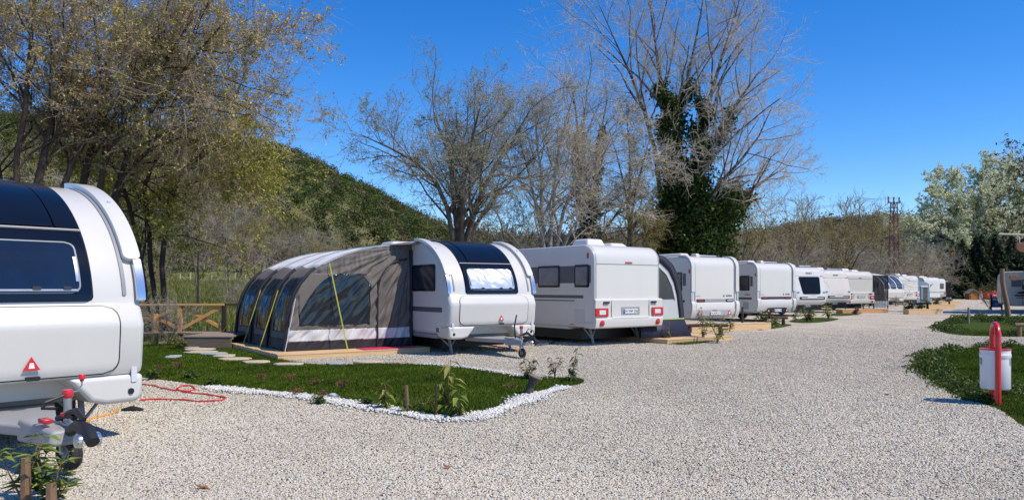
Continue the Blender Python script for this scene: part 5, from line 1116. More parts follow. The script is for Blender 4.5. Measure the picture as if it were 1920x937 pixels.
def pylon():
    D = 74; x = (1676 - 960)*D/F; h = 9.9; root = empty('power_pylon', (x, D, 0), R(20), 'tall rusty lattice power pylon above the far caravans', 'pylon'); b = MB(); w0, w1 = .40, .20; n = 13
    cs = [(-1, -1), (1, -1), (1, 1), (-1, 1)]; W_ = lambda z: w0 + (w1 - w0)*z/h
    for i, j in cs: b.bar((i*w0, j*w0, 0), (i*w1, j*w1, h), .085, .085)
    for k in range(n):
        za, zb = h*k/n, h*(k+1)/n
        for a in range(4):
            c, d = cs[a], cs[(a+1) % 4]; p, q = (c[0]*W_(za), c[1]*W_(za), za), (d[0]*W_(zb), d[1]*W_(zb), zb)
            if k % 2: p, q = (d[0]*W_(za), d[1]*W_(za), za), (c[0]*W_(zb), c[1]*W_(zb), zb)
            b.bar(p, q, .045, .045)
    b.build('lattice', PYLON, root); MB().bar((-.75, 0, h - .1), (.75, 0, h - .1), .10, .10).bar((-.5, 0, h - .6), (.5, 0, h - .6), .07, .07).build('cross_arm', PYLON, root)
    for x_ in (-.68, 0, .68): MB().lathe([(.001, h - .08), (.10, h - .05), (.05, h + .1), (.11, h + .15), (.05, h + .25), (.10, h + .3), (.001, h + .55)], (x_, 0, 0), 'z', 10).build('insulator', mat('brown_insulator', (.09, .05, .05), .3), root)
    jt = MB(); jt.tube([(.5, .1, h - .6), (1.1, .2, h - .9), (1.3, .2, h - .3), (.68, .0, h + .3)], .03, 5); jt.tube([(.4, .1, h - 1.1), (1.0, .2, h - 1.3), (1.2, .2, h - .5)], .03, 5); jt.build('jumper_cable', INK, root)
    for k, dy in enumerate((-.68, 0, .68)):
        w = MB().tube([(dy, 0, h + .45), (-9 + dy, 18, h - .9), (-30 + dy, 75, h - 2.5)], .012, 4).build('wire', GREYP, root)
pylon()
def house():
    D = 132; x = (1690 - 960)*D/F; root = empty('house', (x, D, 0), R(12), 'low house with brown tiled roof behind the far caravans', 'house')
    MB().box(-3.5, 3.6, 0, 6, -.2, 2.3).build('wall', mat('brown_render', (.13, .09, .075), .8), root)
    MB().prism([(-4.2, 2.2), (4.2, 2.2), (2.4, 4.0), (-1.6, 4.0)], 'xz', -.6, 6.6).build('roof', mat('brown_roof_tiles', (.17, .095, .08), .8, var=.15, scale=5, bump=.5, stretch=(1, 1, 8)), root)
    for x_ in (-2, .5, 2.4): MB().box(x_ - .4, x_ + .4, -.03, 0, 1.0, 1.9).build('window', GLASS, root)
house()
for i, px in enumerate((338, 357, 397, 441, 460)):
    p = np.array([(px - 960)*86/F, 86, 0]); p[2] = float(hill_h(p[0], p[1])) - .1; o = MB().tube([(0, 0, 0), (0, 0, .75), (.08, 0, .95)], .055, 6).build('fence_post', mat('pale_concrete', (.55, .53, .48), .8)); o.location = p
    tag(o, 'pale concrete fence post along the far side of the meadow', 'post', 'concrete posts beyond the meadow')
V = [(-48, 84.5), (-20, 84.5)]
o = MB().box(-50, -24, 84.4, 84.9, 0, .3).build('low_wall', mat('pale_wall', (.40, .38, .32), .85, var=.2)); o.location[2] = float(hill_h(-36., 84.5)) - .05; tag(o, 'low pale wall running across the far meadow', 'wall')

# ------------------------------------------------------------------ trees
def px_limb(D, pts):
    """(px, py, depth offset, radius) list -> world polyline"""
    out = []
    for px, py, dy, r in pts: p = Wp(px, py, D + dy); out.append((*p, r))
    return out
CENTRE = lambda px, py, D: Wp(px, py, D)
def LV(n1=14, n2=9, n3=7, n4=3, t0=.38, a1=44, l1=.42, up=.08, wig=.16, rm=1.0, l2=.55):
    return [dict(n=n1, t0=t0, t1=.98, ang=a1, asd=14, lr=l1, lsd=.25, rr=.5, K=7, up=up, wig=wig), dict(n=n2, t0=.18, t1=1, ang=43, asd=15, lr=l2, lsd=.3, rr=.5, K=6, up=up*.6, wig=wig*1.2, rmin=.008*rm),
            dict(n=n3, t0=.12, t1=1, ang=42, asd=16, lr=.58, lsd=.3, rr=.55, K=5, up=up*.5, wig=wig*1.3, rmin=.006*rm), dict(n=n4, t0=.2, t1=1, ang=40, asd=16, lr=.6, lsd=.3, rr=.7, K=4, up=up*.5, wig=wig*1.3, rmin=.0045*rm)]
# --- leafing trees at the left, three of them
TOPS = lambda q: (q[:, 2] > 4.0 + .35*np.sin(q[:, 0]*2)) | (q[:, 0] > -11)
BUD = [(.50, .38, .15), (.43, .35, .11), (.36, .34, .09), (.54, .42, .24)]; YGR = [(.33, .33, .05), (.42, .40, .07), (.24, .26, .045), (.42, .35, .10)]
D = 20.0; B = (70, 612)
hero_tree('leafing_tree', G(60, 618)*0 + np.array([(60-960)*D/F, D, 0]), [
    px_limb(D, [(60, 640, 0, .17), (58, 340, 0, .15), (85, 265, 0, .12), (112, 190, .2, .10), (128, 90, .4, .07), (150, -40, .6, .04)]),
    px_limb(D, [(52, 640, 0, .12), (18, 345, -.3, .11), (28, 270, -.3, .10), (60, 170, -.5, .08), (72, 80, -.8, .06), (60, -60, -1, .04)]),
    px_limb(D, [(75, 640, 0, .13), (100, 350, .4, .12), (150, 255, .6, .09), (215, 185, .9, .07), (280, 120, 1.3, .05), (350, 70, 1.8, .03)]),
    px_limb(D, [(45, 640, 0, .1), (5, 345, .6, .09), (-20, 250, .8, .08), (-70, 130, 1, .06), (-110, 0, 1, .04)])],
    LV(13, 9, 8, 4, .44, up=.07, l1=.40),
    BARKD, TWIGB, 'large budding tree with leaning brown stems over the big caravan, leftmost of its clump', leaves=dict(n=3, size=.058, cols=BUD, lev=1, spread=.03, cap=60000, keep=TOPS), center=CENTRE(90, 150, D))
D = 21.5
hero_tree('leafing_tree', np.array([(185-960)*D/F, D, 0]), [
    px_limb(D, [(170, 640, 0, .16), (140, 360, 0, .15), (182, 250, 0, .12), (196, 160, 0, .09), (215, 60, .2, .06), (240, -60, .4, .04)]),
    px_limb(D, [(180, 640, 0, .14), (172, 345, -.4, .12), (190, 290, -.6, .11), (250, 205, -1.0, .08), (300, 115, -1.4, .06), (360, 35, -2, .035)]),
    px_limb(D, [(190, 640, 0, .12), (205, 350, .5, .1), (260, 280, 1, .08), (340, 235, 1.3, .06), (385, 212, 1.6, .04), (430, 195, 1.9, .02)]),
    px_limb(D, [(185, 640, 0, .12), (215, 300, .5, .1), (290, 190, -.5, .08), (380, 100, -.9, .06), (385, 62, -1.1, .04), (425, 35, -1.5, .02)])],
    LV(14, 10, 8, 4, .42, up=.03, l1=.42),
    BARKD, TWIGB, 'wide budding tree with branches spreading furthest right over the hill', leaves=dict(n=3, size=.06, cols=BUD + YGR[:1], lev=1, spread=.03, cap=80000, keep=TOPS), center=CENTRE(260, 130, D))
D = 24.5
hero_tree('leafing_tree', np.array([(330-960)*D/F, D, 0]), [
    px_limb(D, [(310, 640, 0, .13), (300, 380, 0, .12), (330, 300, 0, .09), (380, 250, 0, .07), (450, 270, -.3, .04), (500, 330, -.6, .02)]),
    px_limb(D, [(300, 640, 0, .12), (270, 380, .4, .1), (265, 300, .6, .08), (300, 240, .8, .06), (380, 215, 1, .04), (460, 230, 1.2, .02)]),
    px_limb(D, [(290, 640, 0, .1), (240, 360, -.4, .09), (215, 300, -.8, .07), (190, 260, -1, .05), (160, 240, -1.2, .03)])],
    LV(14, 9, 7, 3, .33, 50, up=-.06),
    BARKD, TWIGO, 'lower yellow green tree with drooping sprays in front of the hill', leaves=dict(n=6, size=.075, cols=YGR, lev=1, spread=.04, cap=70000), center=CENTRE(340, 290, D))
# --- round bare tree in the middle
D = 31.0
hero_tree('bare_tree', np.array([(862-960)*D/F, D, 0]), [
    px_limb(D, [(868, 600, 0, .26), (872, 450, 0, .22), (885, 390, 0, .17), (930, 310, .3, .12), (965, 250, .6, .08), (985, 222, .8, .03)]),
    px_limb(D, [(862, 600, 0, .2), (866, 440, -.3, .17), (868, 370, -.6, .13), (872, 290, -1, .1), (884, 240, -1.4, .06), (900, 200, -1.6, .025)]),
    px_limb(D, [(856, 600, 0, .2), (858, 430, .3, .15), (850, 360, .6, .12), (842, 280, .9, .09), (830, 235, 1.2, .06), (812, 208, 1.4, .025)]),
    px_limb(D, [(854, 600, 0, .18), (852, 430, -.2, .14), (836, 350, -.5, .11), (800, 300, -.8, .09), (745, 280, -1, .06), (680, 255, -1.2, .025)]),
    px_limb(D, [(870, 600, 0, .18), (876, 430, .4, .13), (905, 380, .9, .1), (960, 340, 1.4, .07), (1010, 300, 1.8, .04), (1040, 250, 2, .02)]),
    px_limb(D, [(858, 600, 0, .15), (856, 420, .8, .12), (862, 330, 1.6, .09), (888, 262, 2.2, .06), (925, 222, 2.6, .025)])],
    LV(15, 9, 7, 3, .40, 44, .40, up=.07),
    BARK, TWIG, 'round crowned bare tree with grey brown stem standing behind the silver blind caravan', leaves=dict(n=2, size=.055, cols=[(.26, .30, .13), (.30, .30, .17)], lev=1, cap=34000), center=CENTRE(860, 300, D))
# --- pale barked many-stemmed tree
D = 34.0
hero_tree('pale_tree', np.array([(1030-960)*D/F, D, 0]), [
    px_limb(D, [(1025, 600, 0, .16), (1012, 450, 0, .14), (1020, 390, 0, .11), (1012, 300, .3, .08), (1000, 220, .5, .05), (1005, 180, .7, .02)]),
    px_limb(D, [(1030, 600, 0, .16), (1030, 450, .3, .14), (1035, 380, .3, .11), (1045, 290, .2, .09), (1065, 200, 0, .06), (1080, 165, -.2, .02)]),
    px_limb(D, [(1035, 600, 0, .15), (1040, 455, -.3, .13), (1060, 380, -.6, .1), (1080, 330, -.8, .08), (1130, 270, -1, .05), (1180, 220, -1.2, .02)]),
    px_limb(D, [(1028, 600, 0, .12), (1020, 440, -.5, .1), (1000, 360, -.8, .08), (985, 290, -1, .06), (960, 220, -1.3, .04), (962, 205, -1.5, .02)]),
    px_limb(D, [(1040, 600, 0, .1), (1050, 440, -.6, .09), (1090, 395, -1.2, .07), (1130, 380, -1.8, .05), (1180, 330, -2.2, .03), (1210, 300, -2.5, .015)])],
    LV(13, 8, 7, 3, .34, 48, .42, up=.08, wig=.19),
    BARKP, TWIGP, 'pale barked bare tree with several thin stems behind the red lamp caravan', center=CENTRE(1040, 250, D))
# --- ivy-clad giant
def ivy_on(limb_px, D, width, n, g, size=.17):
    P = resample(px_limb(D, limb_px), 24); i = g.integers(0, 23, n); u = g.random((n, 1)); q = P[i, :3]*(1-u) + P[i+1, :3]*u
    w = np.interp(i, np.linspace(0, 23, len(width)), width)[:, None]; d = g.standard_normal((n, 3)); d /= np.linalg.norm(d, axis=1)[:, None]
    ang = np.arctan2(d[:, 1], d[:, 0]); lump = 1 + .35*np.sin(3*ang + q[:, 2]*2.3) + .3*np.sin(q[:, 2]*4.1 + 2*ang)
    return q + d*w*(.45 + .55*g.random((n, 1))**.5)*lump[:, None]
D = 38.0
L1 = [(1268, 600, 0, .42), (1266, 450, 0, .38), (1262, 350, 0, .32), (1258, 270, 0, .26), (1250, 205, 0, .2), (1240, 160, .3, .13), (1222, 60, .5, .07), (1210, -60, .7, .03)]
L2 = [(1290, 600, 0, .40), (1292, 450, .3, .36), (1306, 340, .3, .28), (1316, 260, .5, .22), (1318, 190, .6, .16), (1345, 120, .8, .1), (1385, 40, 1, .06), (1400, -50, 1, .03)]
L3 = [(1280, 600, 0, .3), (1282, 430, -.4, .28), (1300, 330, -.8, .22), (1345, 250, -1.1, .17), (1372, 215, -1.2, .13), (1400, 170, -1.4, .08), (1422, 135, -1.5, .03)]
L4 = [(1298, 600, 0, .26), (1315, 430, .4, .24), (1360, 380, .8, .2), (1395, 365, 1, .16), (1430, 340, 1.2, .1), (1450, 325, 1.5, .06), (1478, 312, 1.7, .02)]
L5 = [(1262, 600, 0, .2), (1255, 300, .8, .18), (1268, 205, 1, .15), (1290, 165, 1.2, .12), (1300, 90, 1.4, .08), (1320, 10, 1.5, .05), (1325, -60, 1.5, .02)]
L6 = [(1255, 600, 0, .2), (1240, 330, .6, .18), (1225, 230, .9, .13), (1180, 130, 1.2, .08), (1150, 70, 1.3, .05), (1120, 0, 1.4, .02)]
L7 = [(1290, 600, 0, .2), (1300, 400, -.6, .18), (1350, 330, -1, .12), (1420, 300, -1.6, .08), (1430, 250, -2, .05), (1445, 200, -2.2, .02)]
def ivy_extra(root, base, allP):
    g = np.random.default_rng(42)
    q = np.concatenate([ivy_on([p for p in L1[:6]], D, [1.35, 1.3, 1.1, .75, .5, .32, .15], 10000, g), ivy_on(L2[:5], D, [1.5, 1.35, 1.0, .6, .36, .2], 9000, g), ivy_on(L3[:5], D, [.9, .85, .6, .42, .28, .15], 4500, g), ivy_on(L4[1:4], D, [.9, 1.1, .8, .4], 4000, g), ivy_on(L5[1:4], D, [.9, .7, .5, .3], 2800, g)])
    c = Wp(1345, 400, D - .5); e = g.standard_normal((3200, 3)); e /= np.linalg.norm(e, axis=1)[:, None]; q = np.concatenate([q, c + e*np.array((1.2, 1.0, 1.15))*(.5 + .5*g.random((3200, 1)))*(1 + .2*np.sin(5*e[:, :1] + 4*e[:, 2:]))])
    for px, py, dz_, r, n in ((1300, 440, -1.0, 1.4, 3400), (1345, 455, -.6, 1.1, 2400), (1248, 440, -.2, 1.4, 3600), (1290, 360, -.6, 1.2, 3000)):
        c = Wp(px, py, D + dz_); e = g.standard_normal((n, 3)); e /= np.linalg.norm(e, axis=1)[:, None]; q = np.concatenate([q, c + e*r*np.array((1, .8, 1.2))*(.5 + .5*g.random((n, 1)))*(1 + .3*np.sin(5*e[:, :1] + 4*e[:, 2:] + px))])
    q = q + g.standard_normal(q.shape)*.16 + .22*np.stack([np.sin(q[:, 2]*3.1 + q[:, 1]*2), np.cos(q[:, 2]*2.3 + q[:, 0]*3), np.sin(q[:, 0]*4.2)], 1)
    V, Q = leaf_quads(q - base, .16, aspect=.8, g=g); np_mesh('ivy', V, Q, LEAF, root, col=tints(len(q), [(.030, .055, .014), (.045, .08, .018), (.075, .115, .026), (.13, .16, .04)], .25, 4, w=[.36, .34, .21, .09], g=g))
hero_tree('ivy_tree', np.array([(1280-960)*D/F, D, 0]), [px_limb(D, l) for l in (L1, L2, L3, L4, L5, L6, L7)],
    LV(13, 9, 7, 3, .48, 38, .36, up=.07, wig=.14, rm=1.2),
    BARK, TWIGP, 'tallest tree with bare pale crown and dark ivy covering its forked stems', center=CENTRE(1300, 250, D), extra=ivy_extra)
# --- second smaller ivy tree
D = 42.0
M1 = [(1092, 600, 0, .25), (1095, 440, 0, .22), (1090, 340, 0, .16), (1085, 250, .2, .1), (1075, 160, .3, .04)]; M2 = [(1100, 600, 0, .2), (1108, 430, .2, .18), (1118, 330, .4, .13), (1130, 240, .6, .08), (1140, 180, .7, .03)]; M3 = [(1105, 600, 0, .15), (1115, 440, 0, .12), (1160, 400, -.4, .08), (1200, 350, -.6, .03)]
def ivy2(root, base, allP):
    g = np.random.default_rng(43); q = np.concatenate([ivy_on(M1[:4], D, [.95, .9, .7, .5, .25], 4200, g), ivy_on(M2[:4], D, [.8, .8, .55, .35, .2], 3600, g)])
    V, Q = leaf_quads(q - base, .17, aspect=.8, g=g); np_mesh('ivy', V, Q, LEAF, root, col=tints(len(q), [(.03, .052, .014), (.045, .07, .02), (.075, .105, .028)], .25, 4, g=g))
hero_tree('ivy_tree', np.array([(1098-960)*D/F, D, 0]), [px_limb(D, l) for l in (M1, M2, M3)], LV(11, 8, 6, 3, .4, 42, .40, up=.06, wig=.16, rm=1.2),
    BARK, TWIGP, 'smaller ivy covered tree between the pale tree and the tallest tree', center=CENTRE(1100, 300, D), extra=ivy2)
# --- olive twiggy tree in front of the ivy
D = 36.5
hero_tree('olive_tree', np.array([(1215-960)*D/F, D, 0]), [
    px_limb(D, [(1173, 600, 0, .14), (1178, 440, 0, .12), (1184, 340, 0, .09), (1181, 260, .3, .06), (1173, 190, .5, .02)]), px_limb(D, [(1173, 600, 0, .12), (1178, 440, -.3, .1), (1190, 350, -.5, .08), (1210, 290, -.7, .05), (1223, 250, -.8, .02)]), px_limb(D, [(1186, 600, 0, .12), (1183, 430, -.2, .1), (1173, 350, -.5, .07), (1158, 290, -.8, .04), (1143, 240, -1, .02)]), px_limb(D, [(1168, 600, 0, .1), (1178, 430, -.8, .09), (1193, 390, -1, .07), (1218, 400, -1.4, .04), (1230, 430, -1.6, .02)])],
    LV(15, 10, 7, 2, .28, 50, .30, up=-.04, wig=.22),
    BARK, TWIGO, 'olive brown twiggy tree leaning against the ivy stems', leaves=dict(n=2, size=.06, cols=[(.17, .16, .05), (.13, .12, .04)], cap=9000), center=CENTRE(1203, 340, D))
# --- blossom tree at the right
D = 114.0
BL = [(.86, .85, .66), (.80, .82, .56), (.64, .70, .36), (.88, .87, .76), (.36, .42, .15)]
hero_tree('blossom_tree', np.array([(1850-960)*D/F, D, 0]), [
    px_limb(D, [(1881, 600, 0, .3), (1874, 480, 0, .25), (1859, 434, 0, .2), (1816, 413, -.5, .14), (1780, 368, -.8, .08), (1764, 346, -1, .03)]), px_limb(D, [(1886, 600, 0, .28), (1881, 470, .3, .22), (1871, 428, .5, .16), (1853, 378, .6, .1), (1837, 343, .7, .04)]), px_limb(D, [(1891, 600, 0, .25), (1895, 478, -.3, .2), (1908, 418, -.7, .14), (1905, 358, -1, .08), (1898, 326, -1.2, .03)]),
    px_limb(D, [(1877, 600, 0, .22), (1865, 480, -1, .18), (1810, 468, -1.8, .13), (1755, 429, -2.4, .08), (1715, 430, -2.8, .03)]), px_limb(D, [(1893, 600, 0, .22), (1914, 470, .5, .18), (1963, 424, 1, .12), (2005, 398, 1.5, .06), (2030, 338, 1.8, .03)]), px_limb(D, [(1881, 600, 0, .2), (1859, 470, .8, .16), (1798, 444, 1.6, .1), (1743, 444, 2.2, .05), (1719, 468, 2.5, .02)])],
    LV(20, 12, 7, 2, .25, 46, .30, up=.20, wig=.13, rm=2),
    BARKD, TWIGO, 'white blossoming tree with upright sprays at the right', leaves=dict(n=10, size=.20, cols=BL, mat=BLOSSOM, var=.15, lev=2, spread=.07, cap=210000, aspect=.75), center=CENTRE(1859, 428, D), rs=1.3)
# --- dark green tree whose boughs enter from the right
D = 44.0
hero_tree('evergreen_tree', np.array([(1985-960)*D/F, D, 0]), [
    px_limb(D, [(2013, 620, 0, .25), (2013, 480, 0, .22), (2008, 400, 0, .18), (2013, 300, 0, .13), (2018, 200, 0, .06)]), px_limb(D, [(2013, 620, 0, .2), (2012, 450, -.2, .18), (1978, 355, -.5, .12), (1946, 325, -.9, .07), (1916, 342, -1.2, .02)]), px_limb(D, [(2013, 620, 0, .2), (2011, 470, -.4, .18), (1978, 400, -.8, .12), (1940, 388, -1.4, .07), (1903, 402, -1.8, .02)]), px_limb(D, [(2013, 620, 0, .2), (2011, 480, .4, .16), (1973, 440, 1, .1), (1943, 437, 1.5, .06), (1903, 455, 1.8, .02)]), px_limb(D, [(2013, 620, 0, .2), (2016, 420, .3, .16), (1978, 310, .5, .1), (1943, 290, .6, .03)])],
    LV(9, 7, 5, 2, .48, 45, .28, up=-.03, wig=.13, rm=1.5),
    BARKD, TWIGB, 'dark green boughs reaching in from the right edge in front of the blossom', leaves=dict(n=5, size=.15, cols=[(.06, .09, .025), (.09, .125, .035), (.035, .055, .018), (.17, .19, .09)], lev=1, spread=.05, cap=7000), center=CENTRE(1988, 380, D))

# --- generic bare trees and thickets, a few prototypes copied
def proto(name, h, spread, nst, bark, twig, seed, n1=8, n2=7, n3=6, up=.12, low=.3, thick=.10, leaves=None):
    g = np.random.default_rng(seed); K = 8; P = []; Rr = []
    for k in range(nst):
        a = 6.28*k/nst + g.random(); l = spread*(.35 + .5*g.random())*(1 if nst > 1 else .15); t = np.linspace(0, 1, K)
        P.append(np.stack([l*np.cos(a)*t**1.3, l*np.sin(a)*t**1.3, h*.9*t*(.8 + .25*g.random())], 1) + g.standard_normal((K, 3))*.05*h/6*t[:, None]); Rr.append(np.linspace(thick, thick*.2, K))
    P = np.stack(P); Rr = np.stack(Rr); tk = Tubes(); tw = Tubes(); tk.add(P, Rr, 6); kw = dict(g=g, lsd=.3, asd=14)
    P1, R1 = grow(P, Rr, n1, low, .97, 48, lr=.5*spread/h + .12, rr=.55, K=6, up=up, wig=.16, **kw); tk.add(P1, R1, 4)
    P2, R2 = grow(P1, R1, n2, .2, 1, 44, lr=.58, rr=.55, K=5, up=up*.6, wig=.2, rmin=.012, **kw); tw.add(P2, R2, 3)
    P3, R3 = grow(P2, R2, n3, .15, 1, 42, lr=.6, rr=.6, K=4, up=up*.4, wig=.22, rmin=.009, **kw); tw.add(P3, R3, 3)
    root = empty(name, (0, 0, -50)); a = tk.build('trunk', bark, root); b = tw.build('crown', twig, root)
    if leaves:
        q = at_points(P3, leaves['n'], g=g); q = q[g.random(len(q)) < leaves.get('p', 1)] + 0; V, Q = leaf_quads(q, leaves['size'], g=g); np_mesh('foliage', V, Q, LEAF, root, col=tints(len(q), leaves['cols'], .25, 4, g=g))
    return root, children(root)
PB = [proto('bare_tree', 8, 5.5, 3, BARKD, TWIGB, 201), proto('bare_tree', 9, 5, 2, BARK, TWIG, 202, up=.18), proto('bare_tree', 7, 6, 4, BARKD, TWIGB, 203, up=.06), proto('bare_tree', 10, 5.5, 3, BARK, TWIGP, 204)]
PS = [proto('bare_shrub', 3.4, 3.2, 7, BARK, TWIG, 211, 7, 6, 6, .1, .1, .035), proto('bare_shrub', 3.0, 3.6, 8, BARK, TWIG, 212, 7, 6, 5, .03, .1, .03, dict(n=1, p=.25, size=.06, cols=[(.12, .12, .05), (.16, .13, .07)])), proto('bare_shrub', 4.2, 3.4, 6, BARKD, TWIGO, 213, 8, 6, 6, .14, .12, .04, dict(n=1, p=.35, size=.07, cols=[(.14, .14, .045), (.10, .12, .04)]))]
used = set()
def put(pk, px, D, s, label, cat, group, z=None, ry=None):
    root, kids = pk; x = (px - 960)*D/F; zz = float(hill_h(np.array(x), np.array(D))) if z is None else z
    if id(root) in used: o = copy_tree(root, kids)
    else: used.add(id(root)); o = root
    o.location = (x, D, max(zz, -.1) - .05); o.scale = (s, s, s*rnd.uniform(.9, 1.12)); o.rotation_euler = (0, 0, rnd.uniform(0, 6.28) if ry is None else ry)
    return tag(o, label, cat, group)
# thickets at the foot of the hill, left
LS = [(236, 88, 2.6), (262, 92, 2.5), (290, 89, 2.2), (318, 94, 2.8), (345, 90, 2.3), (372, 96, 2.7), (398, 91, 2.2), (425, 95, 2.5), (452, 90, 2.1), (478, 96, 2.4), (505, 90, 2.0), (530, 95, 2.2), (560, 92, 2.2), (590, 96, 2.0), (620, 90, 1.8), (655, 93, 1.8), (690, 95, 1.8), (215, 90, 2.7), (248, 100, 3.2), (300, 102, 3.3), (355, 104, 3.2), (408, 103, 3.0), (462, 104, 2.8), (240, 30, .85), (262, 34, .7), (455, 40, .7), (180, 60, 2.2), (120, 50, 2.2), (60, 46, 2.1), (10, 52, 2.3), (-40, 48, 2.2), (150, 66, 2.6), (70, 70, 2.7), (20, 80, 2.8)]
for i, (px, D, s) in enumerate(LS): put(PS[i % 3], px, D, s*(.72 if px > 400 else .9), 'grey brown leafless thicket at the foot of the hill', 'shrub', 'thickets at the foot of the hill')
put(PB[1], 372, 38, .62, 'slim dark bare tree standing alone before the hill thickets', 'tree', None); put(PB[0], 478, 60, .55, 'small bare tree above the left end of the awning roof', 'tree', None); put(PB[3], 430, 46, .5, 'small pale bare tree left of the awning', 'tree', None)
# trees and thickets behind the caravan row
RB = [(930, 52), (965, 58), (905, 62), (1000, 48), (1145, 50), (1175, 58), (1205, 52), (1240, 60), (1370, 52), (1395, 60), (1420, 52), (1450, 64), (1478, 54), (1405, 72), (1505, 66), (1535, 76), (1560, 66), (1585, 84), (1612, 72), (1640, 90), (1660, 80), (1690, 96), (1715, 88), (1738, 100), (1575, 100), (1520, 92), (1620, 104), (1465, 86), (1700, 112), (1755, 108), (1345, 66), (1300, 70), (1100, 62), (1040, 66), (1650, 118), (1600, 122)]
for i, (px, D) in enumerate(RB): put(PB[(i*3 + i//4) % 4], px, D, rnd.uniform(.48, .70)*(1.0 if px < 1300 else .9)*(1.0 if D < 70 else 1.2), 'brown leafless tree in the belt behind the caravan row', 'tree', 'bare trees behind the caravan row')
for i, (px, D) in enumerate([(900, 44), (935, 42), (975, 44), (1010, 42), (1130, 46), (1160, 46), (1185, 48), (1345, 50), (1375, 46), (1400, 48), (1440, 50), (1470, 56), (1500, 58), (1530, 62), (1560, 60), (1590, 70), (1620, 66), (1645, 80), (1670, 88), (1700, 84), (1725, 96), (1750, 92), (1540, 80), (1610, 90), (1480, 74), (1430, 78)]): put(PS[i % 3], px, D, rnd.uniform(1.0, 1.5)*(1 if D < 60 else 1.3), 'brown leafless thicket in the belt behind the caravan row', 'shrub', 'thickets behind the caravan row')
put(PB[2], 1415, 62, 1.0, 'dark branching bare tree behind the grey sided caravan', 'tree', None); put(PB[1], 1590, 92, 1.35, 'tall round bare tree standing above the ridge left of the pylon', 'tree', None); put(PB[1], 1562, 96, 1.3, 'smaller bare tree joined to the tall round one left of the pylon', 'tree', None)
put(PB[0], 1480, 62, 1.05, 'bare tree with forked dark trunk left of the tall round one', 'tree', None)
# --- conifers
def conifer(seed, h=9.5, w=2.6, n=5200):
    g = np.random.default_rng(seed); root = empty('conifer', (0, 0, -50)); z = h*(1 - g.random(n)**.6)*.97 + .25; r = w*(1 - z/h)**.75*(.55 + .5*g.random(n)); a = g.random(n)*6.28; r *= 1 + .22*np.sin(5*a + z*1.9) + .15*np.sin(9*a - z*3.1)
    p = np.stack([r*np.cos(a), r*np.sin(a), z], 1); d = np.stack([np.cos(a), np.sin(a), -.35 + .5*g.standard_normal(n)], 1); d /= np.linalg.norm(d, axis=1)[:, None]; s = np.cross(d, (0, 0, 1.)); s /= np.linalg.norm(s, axis=1)[:, None]; L = (.35 + .35*g.random(n))[:, None]; s = s*.10 + g.standard_normal((n, 3))*.03
    V = np.stack([p - d*L*.5 - s, p - d*L*.5 + s, p + d*L*.5 + s*.3, p + d*L*.5 - s*.3], 1).reshape(-1, 3)
    np_mesh('foliage', V, np.arange(4*n).reshape(n, 4), NEEDLE, root, col=tints(n, [(.026, .040, .018), (.040, .058, .026), (.06, .08, .038), (.09, .11, .06)], .25, 4, w=[.4, .32, .2, .08], g=g))
    MB().tube([(0, 0, 0), (0, 0, h*.9)], [.2, .04], 8).build('trunk', BARKD, root); return root, children(root)
CN = [conifer(301), conifer(302, 8.5, 3.0), conifer(303, 10.5, 2.4)]
for i, (px, D, s) in enumerate([(1752, 105, .60), (1768, 103, .72), (1786, 105, .70), (1804, 103, .80), (1822, 104, .74), (1840, 103, .84), (1858, 105, .80), (1876, 103, .86), (1896, 104, .84), (1916, 103, .9), (1796, 107, .82), (1830, 107, .88), (1866, 107, .9), (1900, 107, .95), (1940, 104, .9), (1762, 107, .7)]): put(CN[i % 3], px, D, s, 'dark conifer in the hedge closing the gravel road', 'tree', 'dark conifers closing the road', z=0)
for i, (px, D, s) in enumerate([(2110, 43, 1.55), (2230, 45.5, 1.7), (2075, 47, 1.1)]): put(CN[i], px, D, s, 'conifer standing beyond the right edge of the view', 'tree', 'conifers beyond the right edge', z=0)
# --- dry bush by the post and yellow weed
put(PS[0], 318, 19.2, .30, 'grey dry twig bush beside the thick round post', 'shrub', None, z=.02); 
sapling(336, 655, 632, 'yellow green weed clump at the foot of the dry bush', [(.20, .20, .03), (.13, .15, .03)], 9, 1.0, .13, 10, 95, .4)
hb = put(PS[2], 1855, 52, .42, 'dark rounded shrub left of the notice board', 'shrub', None, z=0)
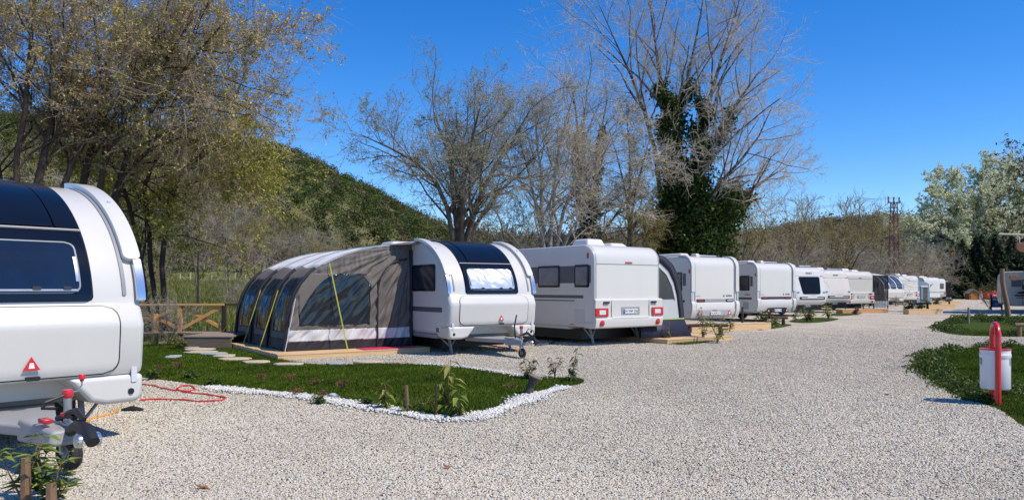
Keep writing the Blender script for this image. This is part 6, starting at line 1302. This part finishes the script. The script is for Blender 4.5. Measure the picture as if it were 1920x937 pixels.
# --- scrub over the hill and woodland on the far ridge: masses nobody could count
def scrub(name, n, xr, yr, size, leaf, per, cols, seed, keep, aspect=.8, hgt=.75):
    g = np.random.default_rng(seed); Y = yr[0] + (yr[1] - yr[0])*g.random(n)**.8; t = xr[0] + (xr[1] - xr[0])*g.random(n); X = t*Y; k = keep(960 + F*t, Y, g); X, Y = X[k], Y[k]; Z = hill_h(X, Y); n = len(X)
    s = size*(.55 + .9*g.random(n)**1.5); d = g.standard_normal((n, per, 3)); d /= np.linalg.norm(d, axis=2)[..., None]; d[..., 2] = np.abs(d[..., 2]) - .12
    rr = .55 + .5*g.random((n, per, 1)); p = np.stack([X, Y, Z], 1)[:, None] + d*rr*s[:, None, None]*np.array((1, 1, hgt*1.5))*(1 + .25*np.sin(4*d[..., :1] + 3*d[..., 1:2]))
    V, Q = leaf_quads(p.reshape(-1, 3), leaf, aspect=aspect, g=g); cc = np.array(cols); c = cc[g.integers(0, len(cc), n)]*(1 + .22*g.standard_normal((n, 1))); c = np.repeat(c, per, 0)*(1 + .15*g.standard_normal((n*per, 1))); c = np.repeat(np.clip(c, .004, 1), 4, 0)
    o = np_mesh(name, V, Q, LEAF, col=c); o['kind'] = 'stuff'
scrub('hillside_scrub', 6200, (-.95, .02), (97, 225), 1.55, .31, 150, [(.058, .085, .018), (.075, .105, .022), (.09, .118, .03), (.048, .072, .018), (.12, .12, .05), (.15, .13, .07), (.11, .14, .03)], 71, lambda px, Y, g: (g.random(len(px)) < .9))
scrub('ridge_woodland', 3600, (-.06, .85), (150, 372), 3.0, .75, 90, [(.15, .12, .065), (.18, .14, .08), (.12, .115, .05), (.20, .16, .09), (.10, .115, .04)], 72, lambda px, Y, g: (px > 850) & (Y > 140), hgt=1.0)
# rough growth in the meadow
def tufts(name, n, seed):
    g = np.random.default_rng(seed); Y = 22 + 66*g.random(n)**.9; t = -.85 + .62*g.random(n); X = t*Y; Z = hill_h(X, Y); k = Y > 21.5; p = np.stack([X, Y, Z], 1)[k]; n = len(p)
    per = 9; q = np.repeat(p, per, 0) + g.standard_normal((n*per, 3))*np.array((.22, .22, 0)); h = (.18 + .35*g.random(n*per)); l = g.standard_normal((n*per, 3))*.35; l[:, 2] = 1; a = g.random(n*per)*6.28; d = np.stack([np.cos(a), np.sin(a), 0*a], 1)*.03
    V = np.stack([q - d, q + d, q + l*h[:, None]], 1).reshape(-1, 3); c = np.array([(.16, .19, .045), (.12, .16, .035), (.24, .22, .10), (.20, .20, .07)])[g.integers(0, 4, n)]; c = np.repeat(np.repeat(c*(1 + .2*g.standard_normal((n, 1))), per, 0), 3, 0)
    o = np_mesh(name, V, np.arange(3*n*per).reshape(-1, 3), LEAF, col=np.clip(c, .01, 1)); o['kind'] = 'stuff'
tufts('meadow_grass', 9000, 81)
